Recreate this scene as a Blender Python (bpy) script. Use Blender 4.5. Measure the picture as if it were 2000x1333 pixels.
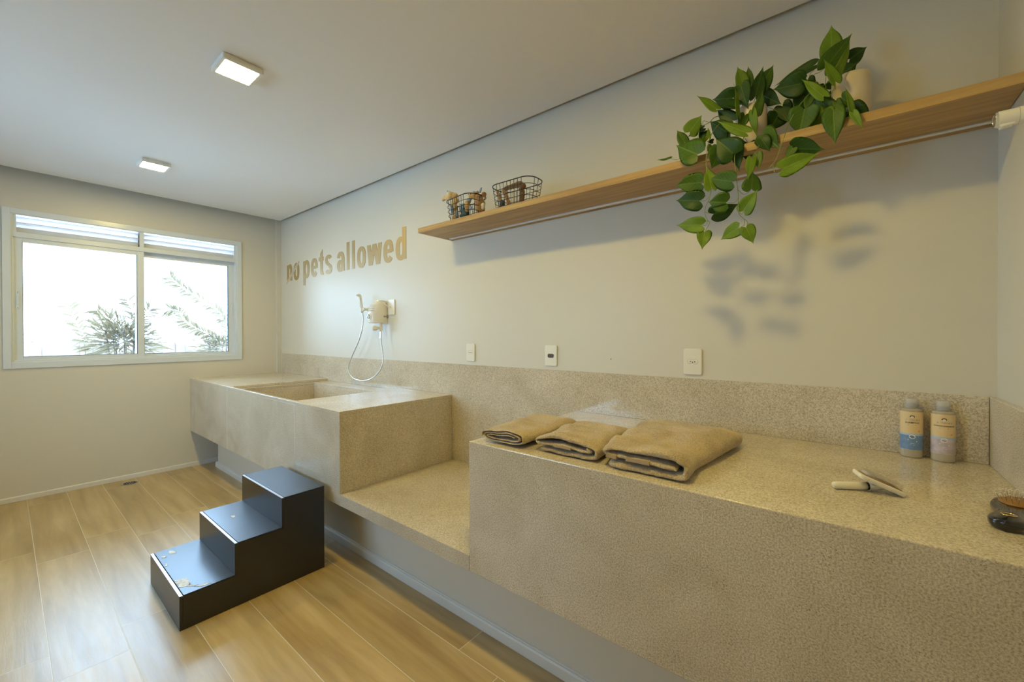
import bpy, bmesh, math, random
from mathutils import Vector, Matrix, noise

for _o in list(bpy.data.objects):
    bpy.data.objects.remove(_o, do_unlink=True)
SC = bpy.context.scene
COL = SC.collection
PI = math.pi

# ------------------------------------------------------------------ camera
cam_d = bpy.data.cameras.new('camera')
cam_d.sensor_fit = 'HORIZONTAL'
cam_d.sensor_width = 36.0
cam_d.lens = 805.959 / 2000 * 36.0
cam_d.shift_y = -7.67 / 2000
cam_d.clip_start = 0.02
cam_o = bpy.data.objects.new('camera', cam_d)
COL.objects.link(cam_o)
_y, _p, _r = math.radians(50.9585), math.radians(-0.3361), math.radians(-0.1518)
_f = Vector((-math.cos(_y) * math.cos(_p), math.sin(_y) * math.cos(_p), math.sin(_p)))
_rt = _f.cross(Vector((0, 0, 1))).normalized()
_up = _rt.cross(_f)
_rt2 = _rt * math.cos(_r) + _up * math.sin(_r)
_up2 = -_rt * math.sin(_r) + _up * math.cos(_r)
_m = Matrix((_rt2, _up2, -_f)).transposed().to_4x4()
_m.translation = Vector((5.0598, -2.0042, 1.30))
cam_o.matrix_world = _m
SC.camera = cam_o

# ------------------------------------------------------------------ sky, exposure
SKY_COLOR = (0.47, 0.72, 1.04)
SKY_STRENGTH = 16.0
LAMP_COLOR = (1.0, 0.775, 0.205)
LAMP_STRENGTH = 196.0
world = bpy.data.worlds.new('sky')
SC.world = world
world.use_nodes = True
_bg = world.node_tree.nodes['Background']
_bg.inputs['Color'].default_value = (*SKY_COLOR, 1)
_bg.inputs['Strength'].default_value = SKY_STRENGTH
pt = bpy.data.lights.new('window_daylight', 'AREA')
pt.shape = 'RECTANGLE'
pt.size = 1.54
pt.size_y = 1.20
pt.cycles.is_portal = True
pt_o = bpy.data.objects.new('window_daylight', pt)
COL.objects.link(pt_o)
pt_o.location = (-0.06, -1.196, 1.68)
pt_o.rotation_euler = (0, -PI / 2, 0)
pt2 = bpy.data.lights.new('added_window_portal', 'AREA')  # portal for the added window behind the camera
pt2.shape = 'RECTANGLE'
pt2.size = 1.36
pt2.size_y = 1.06
pt2.cycles.is_portal = True
pt2_o = bpy.data.objects.new('added_window_portal', pt2)
COL.objects.link(pt2_o)
pt2_o.location = (1.9, -4.26, 1.55)
pt2_o.rotation_euler = (PI / 2, 0, 0)

SC.view_settings.view_transform = 'Standard'
SC.view_settings.look = 'None'
SC.view_settings.exposure = 0.09
SC.view_settings.gamma = 1.0
SC.view_settings.use_curve_mapping = False
try:
    SC.cycles.use_denoising = True
    SC.cycles.max_bounces = 10
    SC.cycles.diffuse_bounces = 6
    SC.cycles.sample_clamp_indirect = 6.0
except Exception:
    pass

# ------------------------------------------------------------------ dimensions (metres)
L = 5.4346        # room length along x
DEP = 0.8393      # counter depth
HT = 0.8765       # counter top
HB = 0.3567       # underside of the counter apron
HL = 0.4196       # low ledge top
X1, X2 = 2.889, 3.8923
HBS = 1.0955      # backsplash top
ZC = 2.5902       # ceiling
SHZ = 1.964       # shelf underside
SHT = 1.9945      # shelf top

# ------------------------------------------------------------------ materials
def new_mat(name):
    m = bpy.data.materials.new(name)
    m.use_nodes = True
    nt = m.node_tree
    return m, nt, nt.nodes['Principled BSDF']


def nd(nt, t, **kw):
    n = nt.nodes.new(t)
    for k, v in kw.items():
        if k.startswith('i_'):
            n.inputs[k[2:].replace('_', ' ')].default_value = v
        else:
            setattr(n, k, v)
    return n


def plain(name, col, rough=0.5, metal=0.0, bump=0.0, bscale=200.0, coat=0.0, spec=0.5, noise_amt=0.0, nscale=8.0,
          sheen=0.0, trans=0.0, ior=1.5, sub=0.0):
    m, nt, b = new_mat(name)
    b.inputs['Base Color'].default_value = (*col, 1)
    b.inputs['Roughness'].default_value = rough
    b.inputs['Metallic'].default_value = metal
    b.inputs['Specular IOR Level'].default_value = spec
    b.inputs['Coat Weight'].default_value = coat
    b.inputs['Coat Roughness'].default_value = 0.08
    b.inputs['Transmission Weight'].default_value = trans
    b.inputs['IOR'].default_value = ior
    if sheen:
        b.inputs['Sheen Weight'].default_value = sheen
        b.inputs['Sheen Roughness'].default_value = 0.6
    tc = nd(nt, 'ShaderNodeTexCoord')
    if noise_amt:
        n = nd(nt, 'ShaderNodeTexNoise')
        n.inputs['Scale'].default_value = nscale
        n.inputs['Detail'].default_value = 4
        nt.links.new(tc.outputs['Object'], n.inputs['Vector'])
        r = nd(nt, 'ShaderNodeValToRGB')
        r.color_ramp.elements[0].position = 0.3
        r.color_ramp.elements[1].position = 0.7
        r.color_ramp.elements[0].color = (*[c * (1 - noise_amt) for c in col], 1)
        r.color_ramp.elements[1].color = (*[min(1, c * (1 + noise_amt)) for c in col], 1)
        nt.links.new(n.outputs['Fac'], r.inputs['Fac'])
        nt.links.new(r.outputs['Color'], b.inputs['Base Color'])
    if bump:
        n = nd(nt, 'ShaderNodeTexNoise')
        n.inputs['Scale'].default_value = bscale
        n.inputs['Detail'].default_value = 3
        nt.links.new(tc.outputs['Object'], n.inputs['Vector'])
        bp = nd(nt, 'ShaderNodeBump')
        bp.inputs['Strength'].default_value = bump
        bp.inputs['Distance'].default_value = 0.002
        nt.links.new(n.outputs['Fac'], bp.inputs['Height'])
        nt.links.new(bp.outputs['Normal'], b.inputs['Normal'])
    return m


def emit(name, col, s):
    m, nt, b = new_mat(name)
    b.inputs['Base Color'].default_value = (0.9, 0.9, 0.88, 1)
    b.inputs['Emission Color'].default_value = (*col, 1)
    b.inputs['Emission Strength'].default_value = s
    return m


def stone_mat():
    m, nt, b = new_mat('beige_granite')
    tc = nd(nt, 'ShaderNodeTexCoord')
    geo = nd(nt, 'ShaderNodeNewGeometry')
    pos = geo.outputs['Position']
    big = nd(nt, 'ShaderNodeTexNoise', i_Scale=3.2, i_Detail=5.0, i_Roughness=0.6, i_Distortion=0.6)
    nt.links.new(pos, big.inputs['Vector'])
    rb = nd(nt, 'ShaderNodeValToRGB')
    rb.color_ramp.elements[0].position = 0.32
    rb.color_ramp.elements[0].color = (0.59, 0.52, 0.40, 1)
    rb.color_ramp.elements[1].position = 0.68
    rb.color_ramp.elements[1].color = (0.73, 0.66, 0.54, 1)
    nt.links.new(big.outputs['Fac'], rb.inputs['Fac'])
    # crystalline grain
    g = nd(nt, 'ShaderNodeTexNoise', i_Scale=230.0, i_Detail=3.0, i_Roughness=0.75)
    nt.links.new(pos, g.inputs['Vector'])
    rg = nd(nt, 'ShaderNodeValToRGB')
    rg.color_ramp.elements[0].position = 0.34
    rg.color_ramp.elements[0].color = (0.50, 0.45, 0.38, 1)
    rg.color_ramp.elements[1].position = 0.60
    rg.color_ramp.elements[1].color = (1.12, 1.12, 1.12, 1)
    nt.links.new(g.outputs['Fac'], rg.inputs['Fac'])
    m1 = nd(nt, 'ShaderNodeMix', data_type='RGBA', blend_type='MULTIPLY')
    m1.inputs['Factor'].default_value = 0.85
    nt.links.new(rb.outputs['Color'], m1.inputs[6])
    nt.links.new(rg.outputs['Color'], m1.inputs[7])
    # dark mineral specks, denser in places
    v = nd(nt, 'ShaderNodeTexVoronoi', i_Scale=150.0)
    nt.links.new(pos, v.inputs['Vector'])
    rv = nd(nt, 'ShaderNodeValToRGB')
    rv.color_ramp.elements[0].position = 0.12
    rv.color_ramp.elements[0].color = (1, 1, 1, 1)
    rv.color_ramp.elements[1].position = 0.30
    rv.color_ramp.elements[1].color = (0, 0, 0, 1)
    nt.links.new(v.outputs['Distance'], rv.inputs['Fac'])
    den = nd(nt, 'ShaderNodeTexNoise', i_Scale=14.0, i_Detail=3.0)
    nt.links.new(pos, den.inputs['Vector'])
    rd = nd(nt, 'ShaderNodeValToRGB')
    rd.color_ramp.elements[0].position = 0.42
    rd.color_ramp.elements[0].color = (0, 0, 0, 1)
    rd.color_ramp.elements[1].position = 0.66
    rd.color_ramp.elements[1].color = (0.75, 0.75, 0.75, 1)
    nt.links.new(den.outputs['Fac'], rd.inputs['Fac'])
    mm = nd(nt, 'ShaderNodeMath', operation='MULTIPLY')
    nt.links.new(rv.outputs['Color'], mm.inputs[0])
    nt.links.new(rd.outputs['Color'], mm.inputs[1])
    m2 = nd(nt, 'ShaderNodeMix', data_type='RGBA')
    m2.inputs[7].default_value = (0.20, 0.155, 0.10, 1)
    nt.links.new(mm.outputs[0], m2.inputs[0])
    nt.links.new(m1.outputs[2], m2.inputs[6])
    # slab to slab shade differences
    oi = nd(nt, 'ShaderNodeObjectInfo')
    hs = nd(nt, 'ShaderNodeHueSaturation')
    mr = nd(nt, 'ShaderNodeMapRange')
    mr.inputs['To Min'].default_value = 0.96
    mr.inputs['To Max'].default_value = 1.03
    nt.links.new(oi.outputs['Random'], mr.inputs['Value'])
    nt.links.new(mr.outputs['Result'], hs.inputs['Value'])
    nt.links.new(m2.outputs[2], hs.inputs['Color'])
    nt.links.new(hs.outputs['Color'], b.inputs['Base Color'])
    b.inputs['Roughness'].default_value = 0.14
    b.inputs['Specular IOR Level'].default_value = 0.5
    return m


def floor_mat():
    m, nt, b = new_mat('wood_look_porcelain')
    geo = nd(nt, 'ShaderNodeNewGeometry')
    sx = nd(nt, 'ShaderNodeSeparateXYZ')
    nt.links.new(geo.outputs['Position'], sx.inputs[0])

    def mth(op, a, c=None, cc=None):
        n = nd(nt, 'ShaderNodeMath', operation=op)
        for i, q in enumerate((a, c, cc)):
            if q is None:
                continue
            if isinstance(q, (int, float)):
                n.inputs[i].default_value = q
            else:
                nt.links.new(q, n.inputs[i])
        return n.outputs[0]
    v = mth('DIVIDE', mth('ADD', sx.outputs['Y'], 0.8295), 0.2128)
    row = mth('FLOOR', v)
    fv = mth('FRACT', v)
    par = mth('PINGPONG', row, 1.0)
    u = mth('DIVIDE', mth('SUBTRACT', sx.outputs['X'], mth('MULTIPLY', par, 0.213)), 1.2735)
    cu = mth('FLOOR', u)
    fu = mth('FRACT', u)
    ev = mth('MULTIPLY', mth('MINIMUM', fv, mth('SUBTRACT', 1.0, fv)), 0.2128)
    eu = mth('MULTIPLY', mth('MINIMUM', fu, mth('SUBTRACT', 1.0, fu)), 1.2735)
    e = mth('MINIMUM', ev, eu)
    gr = nd(nt, 'ShaderNodeMapRange', clamp=True)
    gr.inputs['From Min'].default_value = 0.0008
    gr.inputs['From Max'].default_value = 0.0017
    gr.inputs['To Min'].default_value = 1.0
    gr.inputs['To Max'].default_value = 0.0
    nt.links.new(e, gr.inputs['Value'])
    idv = nd(nt, 'ShaderNodeCombineXYZ')
    nt.links.new(cu, idv.inputs[0])
    nt.links.new(row, idv.inputs[1])
    wn = nd(nt, 'ShaderNodeTexWhiteNoise', noise_dimensions='3D')
    nt.links.new(idv.outputs[0], wn.inputs['Vector'])
    # grain coordinates: stretched along x, shifted per tile
    off = nd(nt, 'ShaderNodeVectorMath', operation='MULTIPLY_ADD')
    off.inputs[1].default_value = (7.0, 5.0, 9.0)
    nt.links.new(wn.outputs['Color'], off.inputs[0])
    nt.links.new(geo.outputs['Position'], off.inputs[2])
    sc = nd(nt, 'ShaderNodeVectorMath', operation='MULTIPLY')
    sc.inputs[1].default_value = (0.8, 8.0, 1.0)
    nt.links.new(off.outputs[0], sc.inputs[0])
    n1 = nd(nt, 'ShaderNodeTexNoise', i_Scale=1.6, i_Detail=6.0, i_Roughness=0.55, i_Distortion=0.5)
    nt.links.new(sc.outputs[0], n1.inputs['Vector'])
    n2 = nd(nt, 'ShaderNodeTexNoise', i_Scale=7.0, i_Detail=6.0, i_Roughness=0.65, i_Distortion=0.25)
    nt.links.new(sc.outputs[0], n2.inputs['Vector'])
    w = nd(nt, 'ShaderNodeTexWave', wave_type='BANDS', bands_direction='Y')
    w.inputs['Scale'].default_value = 0.55
    w.inputs['Distortion'].default_value = 3.5
    w.inputs['Detail'].default_value = 3.0
    w.inputs['Detail Scale'].default_value = 0.8
    nt.links.new(sc.outputs[0], w.inputs['Vector'])
    r1 = nd(nt, 'ShaderNodeValToRGB')
    els = r1.color_ramp.elements
    els[0].position = 0.25
    els[0].color = (0.38, 0.25, 0.095, 1)
    els[1].position = 0.75
    els[1].color = (0.63, 0.475, 0.24, 1)
    x = els.new(0.5)
    x.color = (0.51, 0.365, 0.16, 1)
    nt.links.new(n1.outputs['Fac'], r1.inputs['Fac'])
    mx = nd(nt, 'ShaderNodeMix', data_type='RGBA', blend_type='MULTIPLY')
    mx.inputs[0].default_value = 0.20
    rr = nd(nt, 'ShaderNodeValToRGB')
    rr.color_ramp.elements[0].position = 0.0
    rr.color_ramp.elements[0].color = (0.72, 0.70, 0.68, 1)
    rr.color_ramp.elements[1].position = 0.5
    rr.color_ramp.elements[1].color = (1, 1, 1, 1)
    nt.links.new(w.outputs['Fac'], rr.inputs['Fac'])
    nt.links.new(r1.outputs['Color'], mx.inputs[6])
    nt.links.new(rr.outputs['Color'], mx.inputs[7])
    mx2 = nd(nt, 'ShaderNodeMix', data_type='RGBA', blend_type='MULTIPLY')
    mx2.inputs[0].default_value = 0.35
    r3 = nd(nt, 'ShaderNodeValToRGB')
    r3.color_ramp.elements[0].position = 0.3
    r3.color_ramp.elements[0].color = (0.8, 0.78, 0.76, 1)
    r3.color_ramp.elements[1].position = 0.6
    r3.color_ramp.elements[1].color = (1.05, 1.05, 1.05, 1)
    nt.links.new(n2.outputs['Fac'], r3.inputs['Fac'])
    nt.links.new(mx.outputs[2], mx2.inputs[6])
    nt.links.new(r3.outputs['Color'], mx2.inputs[7])
    hs = nd(nt, 'ShaderNodeHueSaturation')
    mr = nd(nt, 'ShaderNodeMapRange')
    mr.inputs['To Min'].default_value = 0.86
    mr.inputs['To Max'].default_value = 1.10
    nt.links.new(wn.outputs['Value'], mr.inputs['Value'])
    nt.links.new(mr.outputs['Result'], hs.inputs['Value'])
    nt.links.new(mx2.outputs[2], hs.inputs['Color'])
    mg = nd(nt, 'ShaderNodeMix', data_type='RGBA')
    mg.inputs[7].default_value = (0.73, 0.66, 0.54, 1)
    nt.links.new(gr.outputs[0], mg.inputs[0])
    nt.links.new(hs.outputs['Color'], mg.inputs[6])
    nt.links.new(mg.outputs[2], b.inputs['Base Color'])
    rg = nd(nt, 'ShaderNodeMapRange')
    rg.inputs['To Min'].default_value = 0.26
    rg.inputs['To Max'].default_value = 0.40
    b.inputs['Specular IOR Level'].default_value = 0.8
    nt.links.new(n2.outputs['Fac'], rg.inputs['Value'])
    nt.links.new(rg.outputs[0], b.inputs['Roughness'])
    bp = nd(nt, 'ShaderNodeBump')
    bp.inputs['Strength'].default_value = 0.35
    bp.inputs['Distance'].default_value = 0.0012
    hsum = mth('SUBTRACT', n2.outputs['Fac'], gr.outputs[0])
    nt.links.new(hsum, bp.inputs['Height'])
    nt.links.new(bp.outputs['Normal'], b.inputs['Normal'])
    return m


def wood_mat():
    m, nt, b = new_mat('oak_laminate')
    tc = nd(nt, 'ShaderNodeTexCoord')
    mp = nd(nt, 'ShaderNodeMapping')
    mp.inputs['Scale'].default_value = (0.8, 14.0, 14.0)
    nt.links.new(tc.outputs['Object'], mp.inputs['Vector'])
    n = nd(nt, 'ShaderNodeTexNoise', i_Scale=3.0, i_Detail=7.0, i_Roughness=0.6, i_Distortion=0.5)
    nt.links.new(mp.outputs[0], n.inputs['Vector'])
    r = nd(nt, 'ShaderNodeValToRGB')
    r.color_ramp.elements[0].position = 0.28
    r.color_ramp.elements[0].color = (0.30, 0.17, 0.055, 1)
    r.color_ramp.elements[1].position = 0.72
    r.color_ramp.elements[1].color = (0.54, 0.35, 0.13, 1)
    nt.links.new(n.outputs['Fac'], r.inputs['Fac'])
    nt.links.new(r.outputs['Color'], b.inputs['Base Color'])
    b.inputs['Roughness'].default_value = 0.42
    return m


def leaf_mat(name, col, vein):
    m, nt, b = new_mat(name)
    uv = nd(nt, 'ShaderNodeUVMap')
    sx = nd(nt, 'ShaderNodeSeparateXYZ')
    nt.links.new(uv.outputs[0], sx.inputs[0])
    # u = signed half width, v = length
    a = nd(nt, 'ShaderNodeMath', operation='ABSOLUTE')
    nt.links.new(sx.outputs[0], a.inputs[0])
    mid = nd(nt, 'ShaderNodeMapRange', clamp=True)
    mid.inputs['From Min'].default_value = 0.0
    mid.inputs['From Max'].default_value = 0.035
    mid.inputs['To Min'].default_value = 1.0
    mid.inputs['To Max'].default_value = 0.0
    nt.links.new(a.outputs[0], mid.inputs['Value'])
    s = nd(nt, 'ShaderNodeMath', operation='MULTIPLY_ADD')
    s.inputs[1].default_value = -0.9
    nt.links.new(a.outputs[0], s.inputs[0])
    nt.links.new(sx.outputs[1], s.inputs[2])
    sn = nd(nt, 'ShaderNodeMath', operation='MULTIPLY')
    sn.inputs[1].default_value = 38.0
    nt.links.new(s.outputs[0], sn.inputs[0])
    si = nd(nt, 'ShaderNodeMath', operation='SINE')
    nt.links.new(sn.outputs[0], si.inputs[0])
    vr = nd(nt, 'ShaderNodeMapRange', clamp=True)
    vr.inputs['From Min'].default_value = 0.85
    vr.inputs['From Max'].default_value = 1.0
    vr.inputs['To Min'].default_value = 0.0
    vr.inputs['To Max'].default_value = 0.35
    nt.links.new(si.outputs[0], vr.inputs['Value'])
    mx = nd(nt, 'ShaderNodeMath', operation='MAXIMUM')
    nt.links.new(mid.outputs[0], mx.inputs[0])
    nt.links.new(vr.outputs[0], mx.inputs[1])
    nz = nd(nt, 'ShaderNodeTexNoise', i_Scale=40.0, i_Detail=3.0)
    tc = nd(nt, 'ShaderNodeTexCoord')
    nt.links.new(tc.outputs['Object'], nz.inputs['Vector'])
    base = nd(nt, 'ShaderNodeMix', data_type='RGBA')
    base.inputs[6].default_value = (*[c * 0.72 for c in col], 1)
    base.inputs[7].default_value = (*[c * 1.25 for c in col], 1)
    nt.links.new(nz.outputs['Fac'], base.inputs[0])
    cm = nd(nt, 'ShaderNodeMix', data_type='RGBA')
    cm.inputs[7].default_value = (*vein, 1)
    nt.links.new(mx.outputs[0], cm.inputs[0])
    nt.links.new(base.outputs[2], cm.inputs[6])
    nt.links.new(cm.outputs[2], b.inputs['Base Color'])
    b.inputs['Roughness'].default_value = 0.42
    b.inputs['Specular IOR Level'].default_value = 0.35
    bp = nd(nt, 'ShaderNodeBump')
    bp.inputs['Strength'].default_value = 0.5
    bp.inputs['Distance'].default_value = 0.001
    bp.invert = True
    nt.links.new(mx.outputs[0], bp.inputs['Height'])
    nt.links.new(bp.outputs['Normal'], b.inputs['Normal'])
    tr = nd(nt, 'ShaderNodeBsdfTranslucent')
    nt.links.new(cm.outputs[2], tr.inputs['Color'])
    ms = nd(nt, 'ShaderNodeMixShader')
    ms.inputs[0].default_value = 0.22
    out = nt.nodes['Material Output']
    nt.links.new(b.outputs[0], ms.inputs[1])
    nt.links.new(tr.outputs[0], ms.inputs[2])
    nt.links.new(ms.outputs[0], out.inputs['Surface'])
    return m


def terry_mat():
    m, nt, b = new_mat('tan_terry_cloth')
    tc = nd(nt, 'ShaderNodeTexCoord')
    n = nd(nt, 'ShaderNodeTexNoise', i_Scale=260.0, i_Detail=3.0, i_Roughness=0.75)
    nt.links.new(tc.outputs['Object'], n.inputs['Vector'])
    n2 = nd(nt, 'ShaderNodeTexNoise', i_Scale=12.0, i_Detail=4.0)
    nt.links.new(tc.outputs['Object'], n2.inputs['Vector'])
    r = nd(nt, 'ShaderNodeValToRGB')
    r.color_ramp.elements[0].position = 0.32
    r.color_ramp.elements[0].color = (0.34, 0.235, 0.11, 1)
    r.color_ramp.elements[1].position = 0.66
    r.color_ramp.elements[1].color = (0.74, 0.58, 0.34, 1)
    ad = nd(nt, 'ShaderNodeMath', operation='MULTIPLY_ADD')
    ad.inputs[1].default_value = 0.35
    nt.links.new(n2.outputs['Fac'], ad.inputs[0])
    sb = nd(nt, 'ShaderNodeMath', operation='SUBTRACT')
    sb.inputs[1].default_value = 0.17
    nt.links.new(n.outputs['Fac'], sb.inputs[0])
    nt.links.new(sb.outputs[0], ad.inputs[2])
    nt.links.new(ad.outputs[0], r.inputs['Fac'])
    nt.links.new(r.outputs['Color'], b.inputs['Base Color'])
    b.inputs['Roughness'].default_value = 0.95
    b.inputs['Sheen Weight'].default_value = 0.5
    b.inputs['Specular IOR Level'].default_value = 0.1
    bp = nd(nt, 'ShaderNodeBump')
    bp.inputs['Strength'].default_value = 1.0
    bp.inputs['Distance'].default_value = 0.004
    nt.links.new(n.outputs['Fac'], bp.inputs['Height'])
    nt.links.new(bp.outputs['Normal'], b.inputs['Normal'])
    return m


M = {
    'wall': plain('warm_white_wall_paint', (0.67, 0.635, 0.545), 0.42, bump=0.06, bscale=260, spec=0.35),
    'ceiling': plain('white_ceiling_paint', (0.84, 0.83, 0.81), 0.7, bump=0.03, bscale=200),
    'trim': plain('white_satin_trim', (0.74, 0.72, 0.67), 0.35),
    'louver': plain('white_louver_paint', (0.86, 0.86, 0.88), 0.3),
    'trim_grey': plain('grey_blue_aluminium', (0.30, 0.36, 0.42), 0.4),
    'stone': stone_mat(),
    'floor': floor_mat(),
    'wood': wood_mat(),
    'alu_white': plain('white_powder_coated_aluminium', (0.68, 0.73, 0.78), 0.22),
    'gasket': plain('black_rubber_gasket', (0.02, 0.02, 0.022), 0.6),
    'black_metal': plain('black_painted_board', (0.012, 0.012, 0.013), 0.30, spec=0.75, bump=0.08, bscale=300),
    'edge': plain('pale_panel_edge', (0.55, 0.56, 0.58), 0.3, metal=0.6),
    'paper': plain('torn_white_paper', (0.72, 0.74, 0.76), 0.6, noise_amt=0.3, nscale=60),
    'wire': plain('black_coated_wire', (0.008, 0.008, 0.008), 0.35),
    'plastic': plain('glossy_white_plastic', (0.80, 0.77, 0.70), 0.18),
    'plate': plain('ivory_outlet_plastic', (0.80, 0.76, 0.66), 0.3),
    'socket': plain('black_socket_plastic', (0.02, 0.015, 0.01), 0.35),
    'brown': plain('dark_brown_plastic', (0.09, 0.05, 0.02), 0.4),
    'chrome': plain('chrome', (0.75, 0.75, 0.76), 0.12, metal=1.0),
    'hose': plain('silver_hose_plastic', (0.70, 0.71, 0.72), 0.22, metal=0.45),
    'alu': plain('brushed_aluminium', (0.62, 0.62, 0.62), 0.38, metal=0.75),
    'led': plain('frosted_led_cover', (0.80, 0.80, 0.78), 0.4),
    'ceramic': plain('cream_ceramic', (0.66, 0.56, 0.40), 0.35),
    'soil': plain('dark_soil', (0.05, 0.035, 0.02), 0.95, bump=0.6, bscale=120),
    'stem': plain('green_stem', (0.20, 0.26, 0.05), 0.5),
    'leafL': leaf_mat('lit_young_leaf', (0.150, 0.255, 0.012), (0.24, 0.36, 0.04)),  # leaf tones: young growth, and mostly light and shade put into the colour
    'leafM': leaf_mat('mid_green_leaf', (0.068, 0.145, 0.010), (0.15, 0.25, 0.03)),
    'leafD': leaf_mat('shaded_green_leaf', (0.028, 0.078, 0.008), (0.08, 0.16, 0.02)),
    'terry': terry_mat(),
    'weave': plain('ribbed_towel_band', (0.42, 0.31, 0.18), 0.7, bump=0.5, bscale=500),
    'gold': plain('gold_vinyl', (0.46, 0.33, 0.15), 0.38, metal=0.35),
    'strike': plain('white_vinyl', (0.74, 0.71, 0.65), 0.4),
    'bot_clear': plain('translucent_bottle_plastic', (0.66, 0.58, 0.44), 0.16, trans=0.35),
    'bot_cap': plain('clear_frosted_cap', (0.84, 0.82, 0.78), 0.25, trans=0.55),
    'cream_label': plain('cream_paper_label', (0.74, 0.56, 0.30), 0.4),
    'blue_label': plain('blue_paper_label', (0.16, 0.27, 0.46), 0.4, noise_amt=0.12, nscale=90),
    'pink_label': plain('grey_pink_paper_label', (0.52, 0.44, 0.47), 0.4, noise_amt=0.22, nscale=45),
    'ltblue_label': plain('light_blue_label', (0.42, 0.55, 0.70), 0.4),
    'ink': plain('dark_brown_ink', (0.05, 0.035, 0.03), 0.5),
    'ink_blue': plain('blue_ink', (0.15, 0.32, 0.75), 0.5),
    'ink_orange': plain('orange_ink', (0.75, 0.33, 0.06), 0.5),
    'ink_white': plain('white_ink', (0.82, 0.80, 0.76), 0.5),
    'ink_green': plain('green_ink', (0.10, 0.30, 0.06), 0.5),
    'brush_white': plain('cream_white_plastic', (0.82, 0.77, 0.64), 0.22),
    'pin': plain('steel_pins', (0.72, 0.68, 0.60), 0.25, metal=1.0),
    'brush_black': plain('black_lacquer', (0.012, 0.010, 0.009), 0.14, coat=0.6),
    'cushion': plain('amber_cushion', (0.30, 0.15, 0.03), 0.35),
    'brass': plain('brass_ring', (0.70, 0.50, 0.20), 0.25, metal=1.0),
    'bead': plain('ivory_bead', (0.85, 0.80, 0.68), 0.3),
    'pl_tan': plain('tan_plush', (0.56, 0.36, 0.13), 0.95, bump=1.0, bscale=220, noise_amt=0.25, nscale=60, sheen=0.4),
    'pl_sand': plain('sand_plush', (0.70, 0.53, 0.27), 0.95, bump=1.0, bscale=220, noise_amt=0.15, nscale=60, sheen=0.4),
    'pl_brown': plain('brown_plush', (0.36, 0.19, 0.065), 0.95, bump=1.0, bscale=200, noise_amt=0.3, nscale=60, sheen=0.4),
    'pl_dark': plain('dark_brown_plush', (0.17, 0.085, 0.03), 0.95, bump=1.0, bscale=200, noise_amt=0.35, nscale=60, sheen=0.3),
    'pl_cream': plain('cream_plush', (0.74, 0.68, 0.54), 0.95, bump=0.8, bscale=220),
    'pl_blue': plain('pale_blue_plush', (0.30, 0.40, 0.56), 0.9, bump=0.6, bscale=220, noise_amt=0.2, nscale=50),
    'pl_green': plain('blue_green_knit', (0.10, 0.17, 0.19), 0.9, bump=0.8, bscale=160, noise_amt=0.6, nscale=70),
    'pl_print': plain('dark_blue_printed_cloth', (0.06, 0.075, 0.11), 0.8, noise_amt=0.9, nscale=130),
    'eye': plain('black_bead', (0.01, 0.01, 0.01), 0.15),
    'steel': plain('stainless_steel', (0.55, 0.54, 0.52), 0.28, metal=1.0),
    'out_leaf': plain('garden_leaf', (0.17, 0.125, 0.065), 0.6, noise_amt=0.35, nscale=3),
    'out_stem': plain('garden_stem', (0.075, 0.055, 0.045), 0.7),
    'out_wall': plain('pale_garden_wall', (0.20, 0.14, 0.105), 0.9, noise_amt=0.25, nscale=4),
    'out_ground': plain('pale_paving', (0.74, 0.73, 0.70), 0.9, noise_amt=0.1, nscale=3),
    'glass': None,
    'lamp': emit('lit_diffuser', LAMP_COLOR, LAMP_STRENGTH),
    'lamp_body': plain('white_lamp_housing', (0.80, 0.78, 0.72), 0.3),
    'slab': plain('bare_upper_slab', (0.4, 0.38, 0.35), 0.9),
}


def glass_mat():
    m = bpy.data.materials.new('window_glass')
    m.use_nodes = True
    nt = m.node_tree
    for n in list(nt.nodes):
        nt.nodes.remove(n)
    out = nd(nt, 'ShaderNodeOutputMaterial')
    t = nd(nt, 'ShaderNodeBsdfTransparent')
    t.inputs[0].default_value = (0.95, 0.97, 0.97, 1)
    g = nd(nt, 'ShaderNodeBsdfGlossy')
    g.inputs['Roughness'].default_value = 0.02
    fr = nd(nt, 'ShaderNodeFresnel')
    fr.inputs[0].default_value = 1.45
    mx = nd(nt, 'ShaderNodeMixShader')
    nt.links.new(fr.outputs[0], mx.inputs[0])
    nt.links.new(t.outputs[0], mx.inputs[1])
    nt.links.new(g.outputs[0], mx.inputs[2])
    nt.links.new(mx.outputs[0], out.inputs['Surface'])
    return m


M['glass'] = glass_mat()

# ------------------------------------------------------------------ mesh building
ORG = {}


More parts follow.
